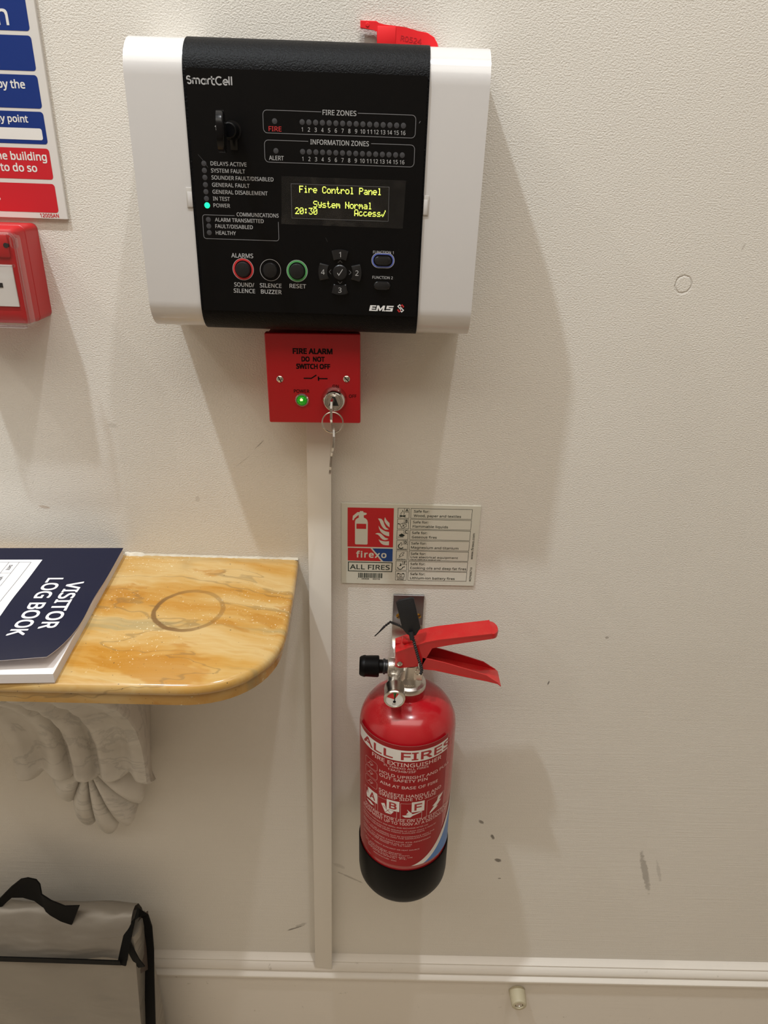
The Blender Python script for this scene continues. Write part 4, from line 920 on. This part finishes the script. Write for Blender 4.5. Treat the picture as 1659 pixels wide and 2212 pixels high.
# ------------------------------------------------------------------ visitor log book
BK = thing('visitor_log_book', 'navy visitor log book with white lettering lying on the left of the marble shelf', 'book', (-380, -110, -401))
ux, uy = Vector((cos(radians(3.4)), sin(radians(3.4)))), Vector((-sin(radians(3.4)), cos(radians(3.4))))
BO = Vector((-276.0, -3.5))                        # back right corner; e along the right edge (towards the room), g to the left
def bk(e, g, z):
    p = BO-uy*e-ux*g; return (p.x, p.y, z)
LB, WB, ZP = 213.0, 300.0, -391.6
b = MB(); b.rings([[bk(e, g, z) for e, g in ((.5, .8), (LB, .8), (LB, WB), (.5, WB))] for z in (-400.8, ZP)], 'paper')
for k in range(7):
    z = -400+k*1.2; b.stroke([(.5, 0), (LB, 0)], .16, lambda e, v, z=z: bk(e, .74, z+v), 'page_edge'); b.stroke([(0, 0), (WB, 0)], .16, lambda g, v, z=z: bk(LB+.06, g, z+v), 'page_edge')
b.build('pages', BK, smooth=0)
def cov(e, g):                                        # cover lifts towards the front right corner
    t = max(0, (e-120)/90.); s_ = max(0, 1-g/170.); lift = .35+9.0*t*t*s_+2.4*t*t
    wave = 1.0*math.exp(-((e-105)/28)**2)*s_
    pull = 6.5*t*t*s_                                 # the curl shortens it
    return e-pull*.9, g+pull*.9+1.2*wave, ZP+lift+wave
N1, N2 = 44, 30; top = []; 
def cgrid(dz):
    out = []
    for i in range(N1+1):
        row = []
        for j in range(N2+1):
            e, g, z = cov(LB*i/N1-(0), (WB+1)*j/N2*1.0-.4); row.append(bk(e, g, z+dz))
        out.append(row)
    return out
b = MB(); b.rings(cgrid(.42), 'navy', False); b.rings(cgrid(0), 'cover_back', False)
gr0, gr1 = cgrid(0), cgrid(.42)
b.rings([gr0[-1], gr1[-1]], 'cover_back', False); b.rings([[r[0] for r in gr0], [r[0] for r in gr1]], 'cover_back', False)
def fc(e, g, dz=.55):
    e2, g2, z = cov(e, g); return bk(e2, g2, z+dz)
ct = lambda u, v: fc(u, -v)                          # u runs along the right edge, v rises towards it
bw = 'book_white'
b.text('VISITOR', 70.5, -34.5, 14.6, ct, bw, w=81.5, bold=.024, cut=5); b.text('LOG BOOK', 63, -57.4, 14.6, ct, bw, w=100.5, bold=.024, cut=5)
gtop = lambda dz: (lambda u, v: fc(u, -v, .55+dz))
b.rings([[gtop(0)(25.5+159.5*i/32, -77-213*j/20) for j in range(21)] for i in range(33)], bw, False)
lm = gtop(.3); bi = 'book_ink'
b.stroke([(31, -86.5), (180, -86.5)], .4, lm, bi, cut=6); b.stroke([(31, -86.5), (31, -280)], .4, lm, bi, cut=6); b.stroke([(31, -98.5), (180, -98.5)], .35, lm, bi, cut=6); b.stroke([(31, -109), (180, -109)], .35, lm, bi, cut=6)
for k in range(1, 16): b.stroke([(31, -109-10.5*k), (180, -109-10.5*k)], .35, lm, bi, cut=6)
for u in (53, 103, 150): b.stroke([(u, -98.5), (u, -280)], .35, lm, bi, cut=6)
b.text('VISITOR LOG BOOK', 110, -95.4, 4.2, lm, bi, w=60, bold=.0, cut=6); b.text('DATE', 37, -106, 3.2, lm, bi, w=10, bold=.02, cut=6); b.text("VISITOR'S NAME", 60, -106, 3.2, lm, bi, w=36, bold=.02, cut=6); b.text('REASON', 112, -106, 3.4, lm, bi, w=22, bold=.02, cut=6)
b.build('cover', BK, smooth=40, recalc=False, label='navy card cover curling up at the front corner')

# ------------------------------------------------------------------ silver insulated bag
BG = thing('insulated_bag', 'silver insulated bag with black binding and handle standing against the skirting', 'bag', (-460, -70, -1380))
def bulge(x, z): return 3.5*sin(x*.031+z*.017)+2.5*sin(x*.013-z*.041+1)+2*sin(z*.06+x*.05)
XR_, XL_ = -311.0, -640.0
b = MB(); loops = []
for k in range(41):
    z = -955-425*k/40; f = min(1, k/14); yf = -78-27*f; row = []
    for i in range(41):
        x = XL_+(XR_-XL_)*i/40; row.append((x, yf+bulge(x, z)*.8*min(1, (40-i)/5), z))
    row += [(XR_+4, -70+10*f, z), (XR_+4, -40, z)]; row += [(XL_, -32, z)]
    loops.append(row)
b.rings(loops, 'cloth'); b.build('body', BG, smooth=60)
b = MB(); fl = [(-33, -985), (-34, -958), (-40, -938), (-50, -928.5), (-58, -929), (-66, -934), (-76, -947), (-86, -964), (-94, -981)]
loops = []
for i in range(36):
    x = XL_+(-315-XL_)*i/35; row = []
    for n_, (y, z) in enumerate(fl):
        a = 1.8*sin(x*.035+n_*.9)+1.2*sin(x*.09+n_); row.append((x-.10*(n_-4)*4*(i/35), y+a*(.4 if n_ < 4 else 1), z+a*.5-.010*(x+315)*(-1 if n_ > 5 else .3)*-1*.0))
    loops.append(row)
b.rings(loops, 'cloth', False); b.build('flap', BG, smooth=60)
b = MB(); b.ribbon([(-640, -99, -973), (-540, -99, -974), (-440, -98.5, -976.5), (-380, -98, -978.5), (-326, -97, -981.5)], (0, -1.5, 11.5), 1.6, 'tape'); b.build('flap_binding', BG, smooth=30, label='black tape along the flap edge')
b = MB(); b.ribbon([(-325, -97, -986), (-322, -90, -970), (-318.5, -78, -951), (-315, -67, -939), (-309, -57, -934), (-304, -51, -943), (-302.5, -51, -972), (-301.5, -60, -1008), (-302, -74, -1050), (-302.5, -86, -1090), (-304, -98, -1140), (-308, -106, -1220), (-312, -108, -1376)],
                  [(13, -4, 3), (12.5, -3, 4), (12, 0, 5), (9, 3, 9), (0, 5, 14), (-12, 3, 7), (-13.5, 2, 0), (-14, 3, 0), (-15, 4, 0), (-16, 3, 0), (-17, 3, 0), (-17, 2, 0), (-17, 2, 0)], 2.0, 'tape'); b.build('side_binding', BG, smooth=30, label='black tape down the right side')
b = MB(); b.ribbon([(-319, -82, -962), (-315, -84, -976), (-310, -86, -992), (-304, -86, -1008)], (10, -2, 6), 1.6, 'tape'); b.build('gusset_binding', BG, smooth=30, label='black tape on the side gusset')
b = MB(); b.rings([[(-310, -52, -950), (-316, -68, -965), (-309, -82, -1030)], [(-303, -40, -955), (-303, -44, -985), (-303, -70, -1040)]], 'lining', False); b.build('gusset', BG, smooth=0, label='dark lining in the side gusset')
b = MB(); b.strap([((-508.6, -58, -930.8), (-513.9, -58, -955.6)), ((-493.1, -56, -911.9), (-497.6, -56, -933.4)), ((-474.2, -54, -890.4), (-486.6, -54, -921.3)), ((-460.2, -52, -877.7), (-479.4, -52, -915.2)), ((-450.4, -52, -874.6), (-464.3, -52, -914.7)), ((-439.2, -53, -876.5), (-449.1, -53, -919.5)), ((-433.9, -56, -881.6), (-437, -56, -929.4)), ((-432.5, -60, -896.6), (-432.8, -60, -940)), ((-418.8, -65, -901.4), (-423.4, -65, -945.1)), ((-399.6, -69, -906.4), (-409.4, -69, -946.5)), ((-378.4, -71, -901.9), (-395.7, -71, -944))], 2.0, 'tape'); b.build('handle', BG, smooth=40, label='black webbing handle loop')

# ------------------------------------------------------------------ rubber door stop on the skirting
DS = thing('door_stop', 'small cream rubber door stop fixed to the skirting below the extinguisher', 'door stop', (246, -14, -1183))
b = MB(); b.lathe([(12.6, 0), (13, .6), (12.8, 2), (12.0, 20), (11.4, 22.4), (10.4, 23.2), (6.8, 23.2), (6.4, 22.2), (6.2, 20.6), (0, 20.4)], (246, -14.1, -1170), (0, -1, 0), 'cream', 40); b.build('rubber_buffer', DS, smooth=45)
b = MB(); b.lathe([(5.2, 0), (5.4, .8), (4.4, 1.6), (3.0, 1.6), (2.6, .6), (0, .5)], (246, -34.6, -1170), (0, -1, 0), 'steel', 28); b.build('screw', DS)
